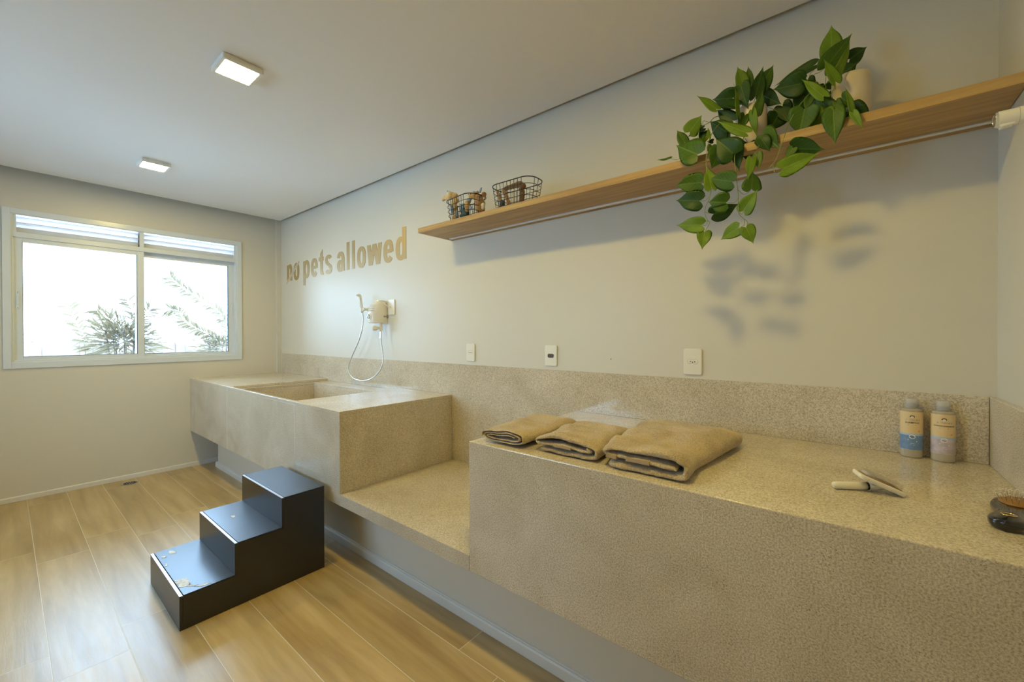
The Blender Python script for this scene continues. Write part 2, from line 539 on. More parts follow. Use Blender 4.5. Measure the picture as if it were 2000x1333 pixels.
class MB:
    def __init__(self):
        self.bm = bmesh.new()

    def face(self, vs):
        try:
            return self.bm.faces.new(vs)
        except ValueError:
            return None

    def box(self, x0, x1, y0, y1, z0, z1, mat=None):
        c = [(x0, y0, z0), (x1, y0, z0), (x1, y1, z0), (x0, y1, z0), (x0, y0, z1), (x1, y0, z1), (x1, y1, z1), (x0, y1, z1)]
        if mat is not None:
            c = [mat @ Vector(q) for q in c]
        v = [self.bm.verts.new(q) for q in c]
        for f in ((0, 3, 2, 1), (4, 5, 6, 7), (0, 1, 5, 4), (1, 2, 6, 5), (2, 3, 7, 6), (3, 0, 4, 7)):
            self.face([v[i] for i in f])
        return self

    def prism(self, pts, fn, a0, a1):
        """closed polygon pts (2d) swept between a0 and a1; fn(p, q, a) -> 3d"""
        A = [self.bm.verts.new(fn(p, q, a0)) for p, q in pts]
        B = [self.bm.verts.new(fn(p, q, a1)) for p, q in pts]
        n = len(pts)
        for i in range(n):
            self.face([A[i], A[(i + 1) % n], B[(i + 1) % n], B[i]])
        self.face(A[::-1])
        self.face(B)
        return self

    def strip(self, outer, inner, fn, a0, a1, closed=False):
        """solid between two polylines (ring when closed)"""
        rows = []
        for a in (a0, a1):
            rows.append(([self.bm.verts.new(fn(*p, a)) for p in outer], [self.bm.verts.new(fn(*p, a)) for p in inner]))
        n = len(outer)
        for i in range(n if closed else n - 1):
            j = (i + 1) % n
            (O0, I0), (O1, I1) = rows
            self.face([O0[i], O0[j], I0[j], I0[i]])
            self.face([O1[i], I1[i], I1[j], O1[j]])
            self.face([O0[i], O1[i], O1[j], O0[j]])
            self.face([I0[i], I0[j], I1[j], I1[i]])
        if not closed:
            for k in (0, n - 1):
                self.face([rows[0][0][k], rows[0][1][k], rows[1][1][k], rows[1][0][k]])
        return self

    def rings(self, rs, cap=True, closed_ring=True):
        vs = [[self.bm.verts.new(p) for p in r] for r in rs]
        for a, b in zip(vs[:-1], vs[1:]):
            n = len(a)
            for i in range(n if closed_ring else n - 1):
                j = (i + 1) % n
                self.face([a[i], a[j], b[j], b[i]])
        if cap:
            self.face(vs[0][::-1])
            self.face(vs[-1])
        return self

    def tube(self, pts, r, n=8, closed=False, radii=None):
        pts = [Vector(p) for p in pts]
        m = len(pts)
        rs = []
        ref = None
        for i, p in enumerate(pts):
            if closed:
                t = (pts[(i + 1) % m] - pts[i - 1]).normalized()
            else:
                t = (pts[min(i + 1, m - 1)] - pts[max(i - 1, 0)])
                t = t.normalized() if t.length > 1e-9 else Vector((0, 0, 1))
            if ref is None:
                ref = t.orthogonal().normalized()
            u = (ref - t * ref.dot(t))
            u = u.normalized() if u.length > 1e-6 else t.orthogonal().normalized()
            ref = u
            w = t.cross(u)
            rr = radii[i] if radii else r
            rs.append([p + (u * math.cos(2 * PI * k / n) + w * math.sin(2 * PI * k / n)) * rr for k in range(n)])
        if closed:
            vs = [[self.bm.verts.new(p) for p in q] for q in rs]
            for i in range(m):
                a, b = vs[i], vs[(i + 1) % m]
                # best rotational match on closing
                s = 0
                if i == m - 1:
                    s = min(range(n), key=lambda s: (a[0].co - b[s].co).length)
                for k in range(n):
                    self.face([a[k], a[(k + 1) % n], b[(k + 1 + s) % n], b[(k + s) % n]])
        else:
            self.rings(rs)
        return self

    def lathe(self, prof, c, n=32, sx=1.0, sy=1.0, axis='z', cap=True):
        c = Vector(c)
        rs = []
        for r, h in prof:
            q = []
            for k in range(n):
                a = 2 * PI * k / n
                p = (r * sx * math.cos(a), r * sy * math.sin(a), h)
                if axis == 'x':
                    p = (p[2], p[0], p[1])
                elif axis == 'y':
                    p = (p[0], p[2], p[1])
                elif axis == '-y':
                    p = (p[0], -p[2], p[1])
                q.append(c + Vector(p))
            rs.append(q)
        return self.rings(rs, cap=cap)

    def ball(self, c, r, n=16, s=(1, 1, 1), mat=None):
        m = Matrix.Translation(Vector(c)) @ (mat if mat is not None else Matrix()) @ Matrix.Diagonal((*[r * q for q in s], 1))
        bmesh.ops.create_uvsphere(self.bm, u_segments=n, v_segments=max(6, n // 2), radius=1.0, matrix=m)
        return self

    def build(self, name, mat, parent=None, org=None, bevel=0.0, smooth=False, seg=2, sub=0, remesh=0.0, angle=0.6):
        bm = self.bm
        bmesh.ops.recalc_face_normals(bm, faces=bm.faces)
        if parent is None:
            if org is None:
                xs = [v.co for v in bm.verts]
                org = Vector(((min(v.x for v in xs) + max(v.x for v in xs)) / 2,
                              (min(v.y for v in xs) + max(v.y for v in xs)) / 2, min(v.z for v in xs)))
            org = Vector(org)
        else:
            org = ORG[parent.name]
        bmesh.ops.translate(bm, verts=bm.verts, vec=-org)
        me = bpy.data.meshes.new(name)
        bm.to_mesh(me)
        bm.free()
        me.materials.append(mat)
        o = bpy.data.objects.new(name, me)
        COL.objects.link(o)
        ORG[o.name] = org
        if parent is None:
            o.location = org
        else:
            o.parent = parent
        if smooth:
            for f in me.polygons:
                f.use_smooth = True
        if remesh:
            r = o.modifiers.new('remesh', 'REMESH')
            r.mode = 'VOXEL'
            r.voxel_size = remesh
            r.use_smooth_shade = True
        if bevel:
            b = o.modifiers.new('bevel', 'BEVEL')
            b.width = bevel
            b.segments = seg
            b.limit_method = 'ANGLE'
            b.angle_limit = angle
            b.harden_normals = False
        if sub:
            s = o.modifiers.new('subd', 'SUBSURF')
            s.levels = sub
            s.render_levels = sub
        return o


def thing(name, label, cat, loc, group=None, kind=None):
    o = bpy.data.objects.new(name, None)
    COL.objects.link(o)
    o.empty_display_size = 0.05
    o.location = loc
    ORG[o.name] = Vector(loc)
    if label:
        o['label'] = label
    if cat:
        o['category'] = cat
    if group:
        o['group'] = group
    if kind:
        o['kind'] = kind
    return o


def tag(o, label, cat, group=None, kind=None):
    if label:
        o['label'] = label
    if cat:
        o['category'] = cat
    if group:
        o['group'] = group
    if kind:
        o['kind'] = kind
    return o


def struct(o, label=None):
    o['kind'] = 'structure'
    if label:
        o['label'] = label
    return o


def smooth_pts(pts, sub=6, closed=False):
    """Catmull-Rom through the points"""
    P = [Vector(p) for p in pts]
    n = len(P)
    out = []
    for i in range(n if closed else n - 1):
        if closed:
            a, b, c, d = P[(i - 1) % n], P[i], P[(i + 1) % n], P[(i + 2) % n]
        else:
            a, b, c, d = P[max(i - 1, 0)], P[i], P[i + 1], P[min(i + 2, n - 1)]
        for k in range(sub):
            t = k / sub
            out.append(0.5 * ((2 * b) + (c - a) * t + (2 * a - 5 * b + 4 * c - d) * t * t + (3 * b - a - 3 * c + d) * t ** 3))
    if not closed:
        out.append(P[-1])
    return out


def rrect(x0, x1, y0, y1, r, n=5):
    pts = []
    for cx, cy, a0 in ((x1 - r, y1 - r, 0), (x0 + r, y1 - r, 90), (x0 + r, y0 + r, 180), (x1 - r, y0 + r, 270)):
        for k in range(n + 1):
            a = math.radians(a0 + 90 * k / n)
            pts.append((cx + r * math.cos(a), cy + r * math.sin(a)))
    return pts

# ================================================================== THE SETTING
struct(MB().box(-0.3, L + 0.3, -4.5, 0.3, -0.12, 0.0).build('floor', M['floor']))
struct(MB().box(0.1038, L - 0.0005, -4.2, -0.03, ZC, ZC + 0.014).build('ceiling', M['ceiling']))
struct(MB().box(-0.15, L + 0.15, -4.35, 0.15, 2.78, 2.9).build('ceiling_slab', M['slab']))
struct(MB().box(-0.15, L + 0.15, 0.0, 0.15, 0.0, 2.78).build('wall_back', M['wall']))
struct(MB().box(L, L + 0.15, -4.2, 0.0, 0.0, 2.78).build('wall_right', M['wall']))
FX0, FX1, FZ0, FZ1 = 1.2, 2.6, 1.0, 2.1  # opening for the added, unseen window
wf_ = MB().box(-0.15, FX0, -4.35, -4.2, 0.0, 2.78).box(FX1, L + 0.15, -4.35, -4.2, 0.0, 2.78)
wf_.box(FX0, FX1, -4.35, -4.2, 0.0, FZ0).box(FX0, FX1, -4.35, -4.2, FZ1, 2.78)
struct(wf_.build('wall_front', M['wall']))
# left wall with the window opening, and the shallow chase in its corner
WY0, WY1, WZ0, WZ1 = -1.975, -0.416, 1.075, 2.272
wl = MB()
wl.box(-0.15, 0, -4.2, WY0, 0, 2.78).box(-0.15, 0, WY1, 0, 0, 2.78)
wl.box(-0.15, 0, WY0, WY1, 0, WZ0).box(-0.15, 0, WY0, WY1, WZ1, 2.78)
struct(wl.build('wall_left', M['wall']))
struct(MB().box(0.0003, 0.045, -0.045, -0.0003, HT + 0.0005, 2.78).build('trim_1', M['wall']))
# low masonry wall the counter rests on
struct(MB().box(0.232, L, -0.672, -0.02, 0, HB - 0.0008).build('wall_counter_base', M['wall']))
# baseboards
bb = MB().prism([(0, 0), (0.012, 0), (0.012, 0.034), (0.009, 0.040), (0, 0.040)], lambda p, q, a: (p, a, q), -4.2, -0.02)
struct(bb.build('baseboard_left', M['trim'], bevel=0.001))
bb = MB().prism([(-0.672, 0), (-0.689, 0), (-0.689, 0.040), (-0.684, 0.046), (-0.679, 0.046), (-0.679, 0.050), (-0.672, 0.052)],
                lambda p, q, a: (a, p, q), 0.207, L)
bb.box(0.207, 0.232, -0.672, -0.1, 0, 0.05)
struct(bb.build('baseboard_counter', M['trim'], bevel=0.001))

# ------------------------------------------------------------------ window
win = thing('window_1', 'white aluminium sliding window with louvred vent above, in the left wall', None, (0, -1.196, 1.043), kind='structure')
fr = MB()
fx0, fx1 = -0.001, 0.012
oy0, oy1, oz0, oz1 = -2.006, -0.386, 1.0434, 2.302
fr.box(fx0, fx1, oy0, -1.965, oz0, oz1)
fr.box(fx0, fx1, -0.426, oy1, oz0, oz1)
fr.box(fx0, fx1 - 0.001, -1.965, -0.426, 2.2606, oz1)
fr.box(fx0, fx1 - 0.001, -1.965, -0.426, oz0, 1.092)
fr.build('casing', M['alu_white'], win, bevel=0.0012)
jb = MB()
jb.box(-0.12, 0.004, WY0, -1.952, 1.076, WZ1)
jb.box(-0.12, 0.004, -0.440, WY1, 1.076, WZ1)
jb.box(-0.12, 0.004, -1.952, -0.440, 2.252, WZ1)
jb.box(-0.12, 0.004, -1.952, -0.440, 1.076, 1.108)
jb.box(-0.12, 0.002, -1.952, -0.440, 2.078, 2.118)
jb.box(-0.10, 0.000, -1.2086, -1.176, 2.118, 2.252)
jb.box(-0.12, -0.050, -1.225, -1.175, 1.108, 2.078)
jb.build('window_frame', M['alu_white'], win, bevel=0.0012)
for ya, yb in ((-1.9346, -1.2086), (-1.176, -0.4531)):
    lv = thing('louver_vent', None, None, (0, 0, 0)); lv.parent = win; ORG[lv.name] = ORG[win.name]
    bpy.data.objects.remove(lv, do_unlink=True)
    f = MB().box(-0.09, -0.002, ya - 0.018, ya, 2.118, 2.252).box(-0.09, -0.002, yb, yb + 0.014, 2.118, 2.252)
    f = f.build('vent_frame', M['alu_white'], win, bevel=0.001)
    for zz in (2.226, 2.184, 2.141):
        s = MB()
        mt = Matrix.Translation((-0.045, 0, zz)) @ Matrix.Rotation(math.radians(-48), 4, 'Y')
        s.box(-0.027, 0.026, ya, yb, -0.001, 0.001, mt)
        s.box(0.022, 0.026, ya, yb, -0.004, 0.001, mt)
        s.build('louver_slat', M['louver'], win)
    MB().box(-0.075, -0.070, ya, yb, 2.118, 2.146).build('louver_sill', M['trim_grey'], win)
# sliding sashes
def sash(y0, y1, z0, z1, gy0, gy1, gz0, gz1, x0, x1, side):
    f = MB()
    f.box(x0, x1, y0, gy0, z0, z1).box(x0, x1, gy1, y1, z0, z1)
    f.box(x0, x1, gy0, gy1, gz1, z1).box(x0, x1, gy0, gy1, z0, gz0)
    f = f.build('sash', M['alu_white'], win, bevel=0.0015)
    g = MB()
    t = 0.0035
    xm = (x0 + x1) / 2
    g.box(xm - 0.008, x1 - 0.002, gy0, gy0 + t, gz0, gz1).box(xm - 0.008, x1 - 0.002, gy1 - t, gy1, gz0, gz1)
    g.box(xm - 0.008, x1 - 0.002, gy0 + t, gy1 - t, gz0, gz0 + t)
    g.build('gasket', M['gasket'], f)
    MB().box(xm - 0.002, xm + 0.002, gy0 + 0.001, gy1 - 0.001, gz0 + 0.001, gz1 - 0.001).build('pane', M['glass'], f)
    yc = y0 + 0.026 if side < 0 else y1 - 0.026
    la = MB().box(x1 - 0.001, x1 + 0.004, yc - 0.010, yc + 0.010, 1.515, 1.655)
    la.box(x1 + 0.003, x1 + 0.009, yc - 0.006, yc + 0.006, 1.55, 1.62)
    la = la.build('latch', M['alu_white'], f, bevel=0.0012)
    for zz in (1.524, 1.638, 1.648):
        MB().lathe([(0.0025, 0), (0.0025, 0.001)], (x1 + 0.0035, yc, zz), n=8, axis='x').build('screw', M['gasket'], f)
sash(-1.956, -1.176, 1.104, 2.082, -1.905, -1.224, 1.1335, 2.042, -0.044, -0.008, -1)
sash(-1.222, -0.437, 1.104, 2.082, -1.171, -0.493, 1.130, 2.035, -0.088, -0.052, 1)

win2 = thing('added_window_2', 'added white aluminium window behind the camera, unseen, to fill the room with daylight', None, (1.9, -4.2, 1.0), kind='structure')  # unseen window added so that daylight reaches the counter front
f2 = MB()
for a_, b_ in ((FX0, FX0 + .05), (FX1 - .05, FX1), (1.875, 1.925)):
    f2.box(a_, b_, -4.31, -4.19, FZ0, FZ1)
f2.box(FX0 + .05, FX1 - .05, -4.31, -4.19, FZ0, FZ0 + .05).box(FX0 + .05, FX1 - .05, -4.31, -4.19, FZ1 - .05, FZ1)
f2.build('window_frame', M['alu_white'], win2, bevel=0.002)
MB().box(FX0 + .05, 1.874, -4.252, -4.248, FZ0 + .05, FZ1 - .05).build('pane', M['glass'], win2)
MB().box(1.926, FX1 - .05, -4.252, -4.248, FZ0 + .05, FZ1 - .05).build('pane', M['glass'], win2)

# ------------------------------------------------------------------ ceiling lights
def ceiling_light(x, label):
    t = thing('ceiling_light', label, 'ceiling light', (x, -1.285, ZC), 'square ceiling lights')
    s = 0.0855
    h = MB()
    z0 = ZC - 0.026
    a, b = rrect(x - s, x + s, -1.285 - s, -1.285 + s, 0.008), rrect(x - 0.0705, x + 0.0705, -1.285 - 0.0705, -1.285 + 0.0705, 0.006)
    h.strip(a, b, lambda p, q, z: (p, q, z), z0, ZC - 0.001, closed=True)
    h.box(x - 0.07, x + 0.07, -1.355, -1.215, ZC - 0.006, ZC - 0.001)
    h = h.build('housing', M['lamp_body'], t, bevel=0.002)
    d = MB().prism(rrect(x - 0.0695, x + 0.0695, -1.3545, -1.2155, 0.005), lambda p, q, z: (p, q, z), z0 + 0.0015, z0 + 0.004)
    d.build('diffuser', M['lamp'], t)
    for dy in (-0.02, 0.02):
        MB().lathe([(0.003, 0), (0.003, 0.0012)], (x - s - 0.001, -1.285 + dy, ZC - 0.013), n=8, axis='x').build('screw', M['chrome'], t)
    return t
ceiling_light(2.779, 'square white ceiling light, lit, the larger and nearer of the two seen in the photo')
ceiling_light(1.026, 'square white ceiling light, lit, the smaller and farther one nearer the window wall')
ceiling_light(4.532, 'square white ceiling light, lit, above the right half of the counter')

# ================================================================== STONE COUNTER
ctr = thing('stone_counter', 'long beige granite counter with raised sink block, low ledge and tall right section', 'counter', (2.7, -0.42, HB))
T = 0.02
B = 0.0015
# sink block
XS0, XS1 = 1.112, 2.297       # wet area
BY0, BY1 = -0.812, -0.163     # bowl
BX0 = 1.162
MB().box(0.0006, XS0, -DEP, -0.001, HT - T, HT).build('deck_slab', M['stone'], ctr, bevel=B)
MB().box(XS1, X1, -DEP, -0.001, HT - T, HT).build('deck_slab', M['stone'], ctr, bevel=B)
MB().box(XS0 + 0.0003, XS1 - 0.0003, -DEP, BY0, HT - T, HT).build('front_rim', M['stone'], ctr, bevel=B)
w = MB()
w.box(XS0 - 0.02, XS1 + 0.05, BY1, -0.001, HT - 0.040, HT - 0.0205)
w.box(XS0 - 0.1, BX0, BY0, BY1, HT - 0.040, HT - 0.0205)
w.build('wet_deck', M['stone'], ctr, bevel=0.001)
bw = MB()
bz = 0.60
bw.box(BX0 - 0.02, BX0, BY0, BY1, bz, HT - 0.041)
bw.box(XS1 + 0.005, XS1 + 0.025, BY0, BY1, bz, HT - 0.0205)
bw.box(BX0, XS1 + 0.005, BY1, BY1 + 0.02, bz, HT - 0.041)
bw.box(BX0, XS1 + 0.005, BY0 - 0.006, BY0 + 0.012, bz, HT - T - 0.0005)
bw.box(BX0, XS1 + 0.005, BY0, BY1, bz - 0.02, bz)
bw.build('basin', M['stone'], ctr, bevel=0.001)
for xa, xb in ((0.0006, 1.0705), (1.0715, 2.3255), (2.3265, X1)):
    MB().box(xa, xb, -DEP, -DEP + T, HB, HT - T - 0.0002).build('front_panel', M['stone'], ctr, bevel=0.0006)
jm = plain('pale_joint_filler', (0.66, 0.62, 0.54), 0.4)
for x in (1.071, 2.326):
    MB().box(x - 0.0022, x + 0.0022, -DEP - 0.0004, -DEP + 0.005, HB + 0.001, HT - T - 0.001).build('grout_joint', jm, ctr)
MB().box(0.001, X1, -DEP + T, -0.001, HB, HB + T).build('underside_slab', M['stone'], ctr)
MB().box(X1 - T, X1, -DEP + T + 0.0002, -0.001, HB + T, HT - T - 0.0002).build('side_panel', M['stone'], ctr, bevel=B)
# low ledge
MB().box(X1 + 0.0003, X2 + 0.0, -DEP, -0.001, HB, HL).build('ledge', M['stone'], ctr, bevel=B)
# right block
MB().box(X2, L - 0.001, -DEP, -0.001, HB, HT).build('tall_block', M['stone'], ctr, bevel=0.004, seg=3)

bs = MB().box(0.072, 0.470, -0.007, -0.0005, HT + 0.0003, HBS)
bs.box(0.4705, XS0, -0.007, -0.0005, HT + 0.0003, HBS)
bs.box(XS0 + 0.0005, XS1 - 0.0005, -0.007, -0.0005, HT - 0.0202, HBS)
bs.box(XS1, X1 + 0.0, -0.007, -0.0005, HT + 0.0003, HBS)
bs.box(X1 + 0.0005, X2 - 0.0005, -0.007, -0.0005, HL + 0.0003, HBS)
bs.box(X2, L - 0.018, -0.007, -0.0005, HT + 0.0003, HBS)
tag(bs.build('backsplash', M['stone'], bevel=0.0008), 'long low granite backsplash strip along the back wall above the counter', 'backsplash')
bs = MB().box(L - 0.0172, L - 0.0005, -1.6, -0.0075, HT + 0.0003, HBS)
tag(bs.build('backsplash', M['stone'], bevel=0.0015), 'short granite backsplash return on the right wall beside the bottles', 'backsplash')

# ================================================================== SHELF
sh = thing('wall_shelf', 'long oak wall shelf with a recessed light strip, running to the right wall', 'shelf', (4.16, -0.149, SHZ))
MB().box(2.890, L - 0.002, -0.298, -0.0005, SHZ, SHT).build('board', M['wood'], sh, bevel=0.0008)
lc = MB().box(2.926, 5.415, -0.066, -0.042, SHZ - 0.0035, SHZ + 0.0005)
lc = lc.build('light_channel', M['alu'], sh, bevel=0.0005)
MB().box(2.929, 5.412, -0.062, -0.046, SHZ - 0.0045, SHZ - 0.003).build('strip_cover', M['led'], lc)
MB().box(2.921, 2.927, -0.067, -0.041, SHZ - 0.005, SHZ + 0.0003).build('end_cap', M['socket'], lc)

# ================================================================== STEP STOOL
SX0, SX1 = 2.226, 2.790
st = thing('step_stool', 'black three-step wooden stool with torn white stickers, in front of the sink', 'step stool', (2.508, -1.2, 0))
prof = [(-1.513, 0.0), (-1.513, 0.146), (-1.301, 0.146), (-1.301, 0.297), (-1.089, 0.297), (-1.089, 0.449), (-0.878, 0.449), (-0.878, 0.0)]
for x0, x1 in ((SX0, SX0 + 0.012), (SX1 - 0.012, SX1)):
    MB().prism(prof, lambda p, q, a: (a, p, q), x0, x1).build('side_panel', M['black_metal'], st, bevel=0.0012)
MB().box(SX0 + 0.012, SX1 - 0.012, -0.890, -0.878, 0, 0.445).build('back_panel', M['black_metal'], st, bevel=0.001)
for ya, zt, zb in ((-1.525, 0.1515, 0.0), (-1.313, 0.3025, 0.146), (-1.101, 0.4545, 0.297)):
    r = MB().box(SX0, SX1, ya, ya + 0.0118, zb + 0.0003, zt).build('riser', M['black_metal'], st, bevel=0.0008)
    MB().box(SX0 + 0.001, SX1 - 0.001, ya + 0.0002, ya + 0.0116, zt - 0.0004, zt + 0.0012).build('edge_strip', M['edge'], r)
    yb = ya + 0.212 if zt < 0.45 else -0.876
    MB().box(SX0 + 0.001, SX1 - 0.003, ya + 0.0155, yb, zt - 0.005, zt + 0.001).build('tread', M['black_metal'], st, bevel=0.0008)
def sticker(pts, z, seed, name='paper_residue'):
    random.seed(seed)
    v = []
    n = len(pts)
    for i in range(n):
        a, b = Vector(pts[i]), Vector(pts[(i + 1) % n])
        for k in range(4):
            q = a.lerp(b, k / 4)
            v.append((q.x + random.uniform(-1, 1) * 0.0035, q.y + random.uniform(-1, 1) * 0.0035))
    MB().prism(v, lambda p, q, a: (p, q, a), z, z + 0.0007).build(name, M['paper'], st)
Z1 = 0.1528
sticker([(2.62, -1.508), (2.705, -1.506), (2.722, -1.475), (2.700, -1.462), (2.636, -1.466)], Z1, 1)
sticker([(2.742, -1.466), (2.772, -1.440), (2.775, -1.405), (2.762, -1.418), (2.752, -1.452)], Z1, 2)
sticker([(2.722, -1.478), (2.745, -1.462), (2.742, -1.448), (2.715, -1.466)], Z1, 7)
sticker([(2.26, -1.455), (2.30, -1.462), (2.316, -1.44), (2.285, -1.432)], Z1, 3)
sticker([(2.30, -1.492), (2.325, -1.497), (2.332, -1.482), (2.31, -1.478)], Z1, 4)
sticker([(2.402, -1.502), (2.435, -1.505), (2.44, -1.495), (2.41, -1.492)], Z1, 5)
sticker([(2.42, -1.22), (2.455, -1.226), (2.462, -1.21), (2.43, -1.204)], 0.3038, 6)

# ================================================================== FLOOR DRAIN
dr = thing('floor_drain', 'round stainless floor drain grate near the baseboard below the window', 'drain', (0.163, -1.31, 0))
MB().lathe([(0.056, 0.0002), (0.056, 0.003), (0.050, 0.0035), (0.046, 0.0022), (0.0, 0.0022)], (0.163, -1.31, 0), n=32, cap=False).build('rim', M['steel'], dr, smooth=False)
g = MB()
random.seed(3)
for k in range(14):
    a = 2 * PI * k / 14
    c = (0.163 + 0.034 * math.cos(a), -1.31 + 0.034 * math.sin(a), 0.0026)
    mt = Matrix.Translation(c) @ Matrix.Rotation(a, 4, 'Z')
    g.box(-0.010, 0.010, -0.0032, 0.0032, 0, 0.0008, mt)
for k in range(6):
    a = 2 * PI * k / 6
    mt = Matrix.Translation((0.163 + 0.013 * math.cos(a), -1.31 + 0.013 * math.sin(a), 0.0026)) @ Matrix.Rotation(a, 4, 'Z')
    g.box(-0.005, 0.005, -0.0028, 0.0028, 0, 0.0008, mt)
g.build('grate_slots', M['gasket'], dr)

# ================================================================== OUTLETS AND PLATES
def wall_plate(x0, x1, z0, z1, kind, label, name='wall_outlet', cat='outlet', group=None):
    xc, zc = (x0 + x1) / 2, (z0 + z1) / 2
    t = thing(name, label, cat, (xc, 0, z0), group)
    MB().prism(rrect(x0, x1, z0, z1, 0.009), lambda p, q, a: (p, a, q), -0.0085, -0.0002).build('cover_plate', M['plate'], t, bevel=0.003, seg=3)
    if kind == 'cable':
        MB().lathe([(0.0055, 0), (0.0055, 0.004), (0.003, 0.005)], (xc - 0.008, -0.0082, zc), n=14, axis='-y').build('cable_grommet', M['plate'], t)
        return t
    hexa = [(xc - 0.021, zc), (xc - 0.016, zc + 0.0085), (xc + 0.016, zc + 0.0085), (xc + 0.021, zc), (xc + 0.016, zc - 0.0085), (xc - 0.016, zc - 0.0085)]
    if kind == 'black':
        hexa = rrect(xc - 0.0215, xc + 0.0215, zc - 0.0115, zc + 0.0115, 0.009)
    s = MB().prism(hexa, lambda p, q, a: (p, a, q), -0.0097, -0.0080)
    s = s.build('socket', M['brown'] if kind == 'black' else M['plate'], t, bevel=0.001)
    h = MB()
    for dx, dz in ((-0.0095, 0.0), (0, -0.0025), (0.0095, 0.0)):
        h.lathe([(0.0026, 0), (0.0026, 0.0006)], (xc + dx, -0.0096, zc + dz), n=12, axis='-y')
    h.build('pin_hole', M['socket'], s)
    if kind != 'black':
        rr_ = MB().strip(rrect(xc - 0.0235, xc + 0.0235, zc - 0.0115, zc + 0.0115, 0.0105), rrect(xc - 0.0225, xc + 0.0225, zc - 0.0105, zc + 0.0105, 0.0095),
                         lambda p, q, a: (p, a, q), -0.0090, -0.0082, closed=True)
        rr_.build('socket_shade_ring', plain('outlet_shadow_line', (0.40, 0.36, 0.28), 0.6), t)  # darker ring paints the shade line around the socket
    return t
wall_plate(3.0369, 3.1167, 1.1202, 1.2399, 'white', 'ivory wall outlet nearest the sink block, left of the other two', group='power outlets above the backsplash')
wall_plate(3.6880, 3.7707, 1.1178, 1.2369, 'black', 'ivory wall outlet with a dark brown socket, middle of the three', group='power outlets above the backsplash')
wall_plate(4.4700, 4.5500, 1.1130, 1.2335, 'white', 'ivory wall outlet below the hanging plant, largest looking of the three', group='power outlets above the backsplash')
wall_plate(2.1331, 2.2178, 1.4650, 1.5900, 'cable', 'blank white cover plate with a cable outlet, right of the shower heater', 'cover_plate_fitting', 'wall plate')
hole = MB().lathe([(0.0028, -0.0005), (0.0028, 0.0004)], (4.102, 0, 1.1702), n=10, axis='-y')
tag(hole.build('screw_hole', M['socket']), 'tiny dark screw hole in the wall between the two right outlets', 'hole')

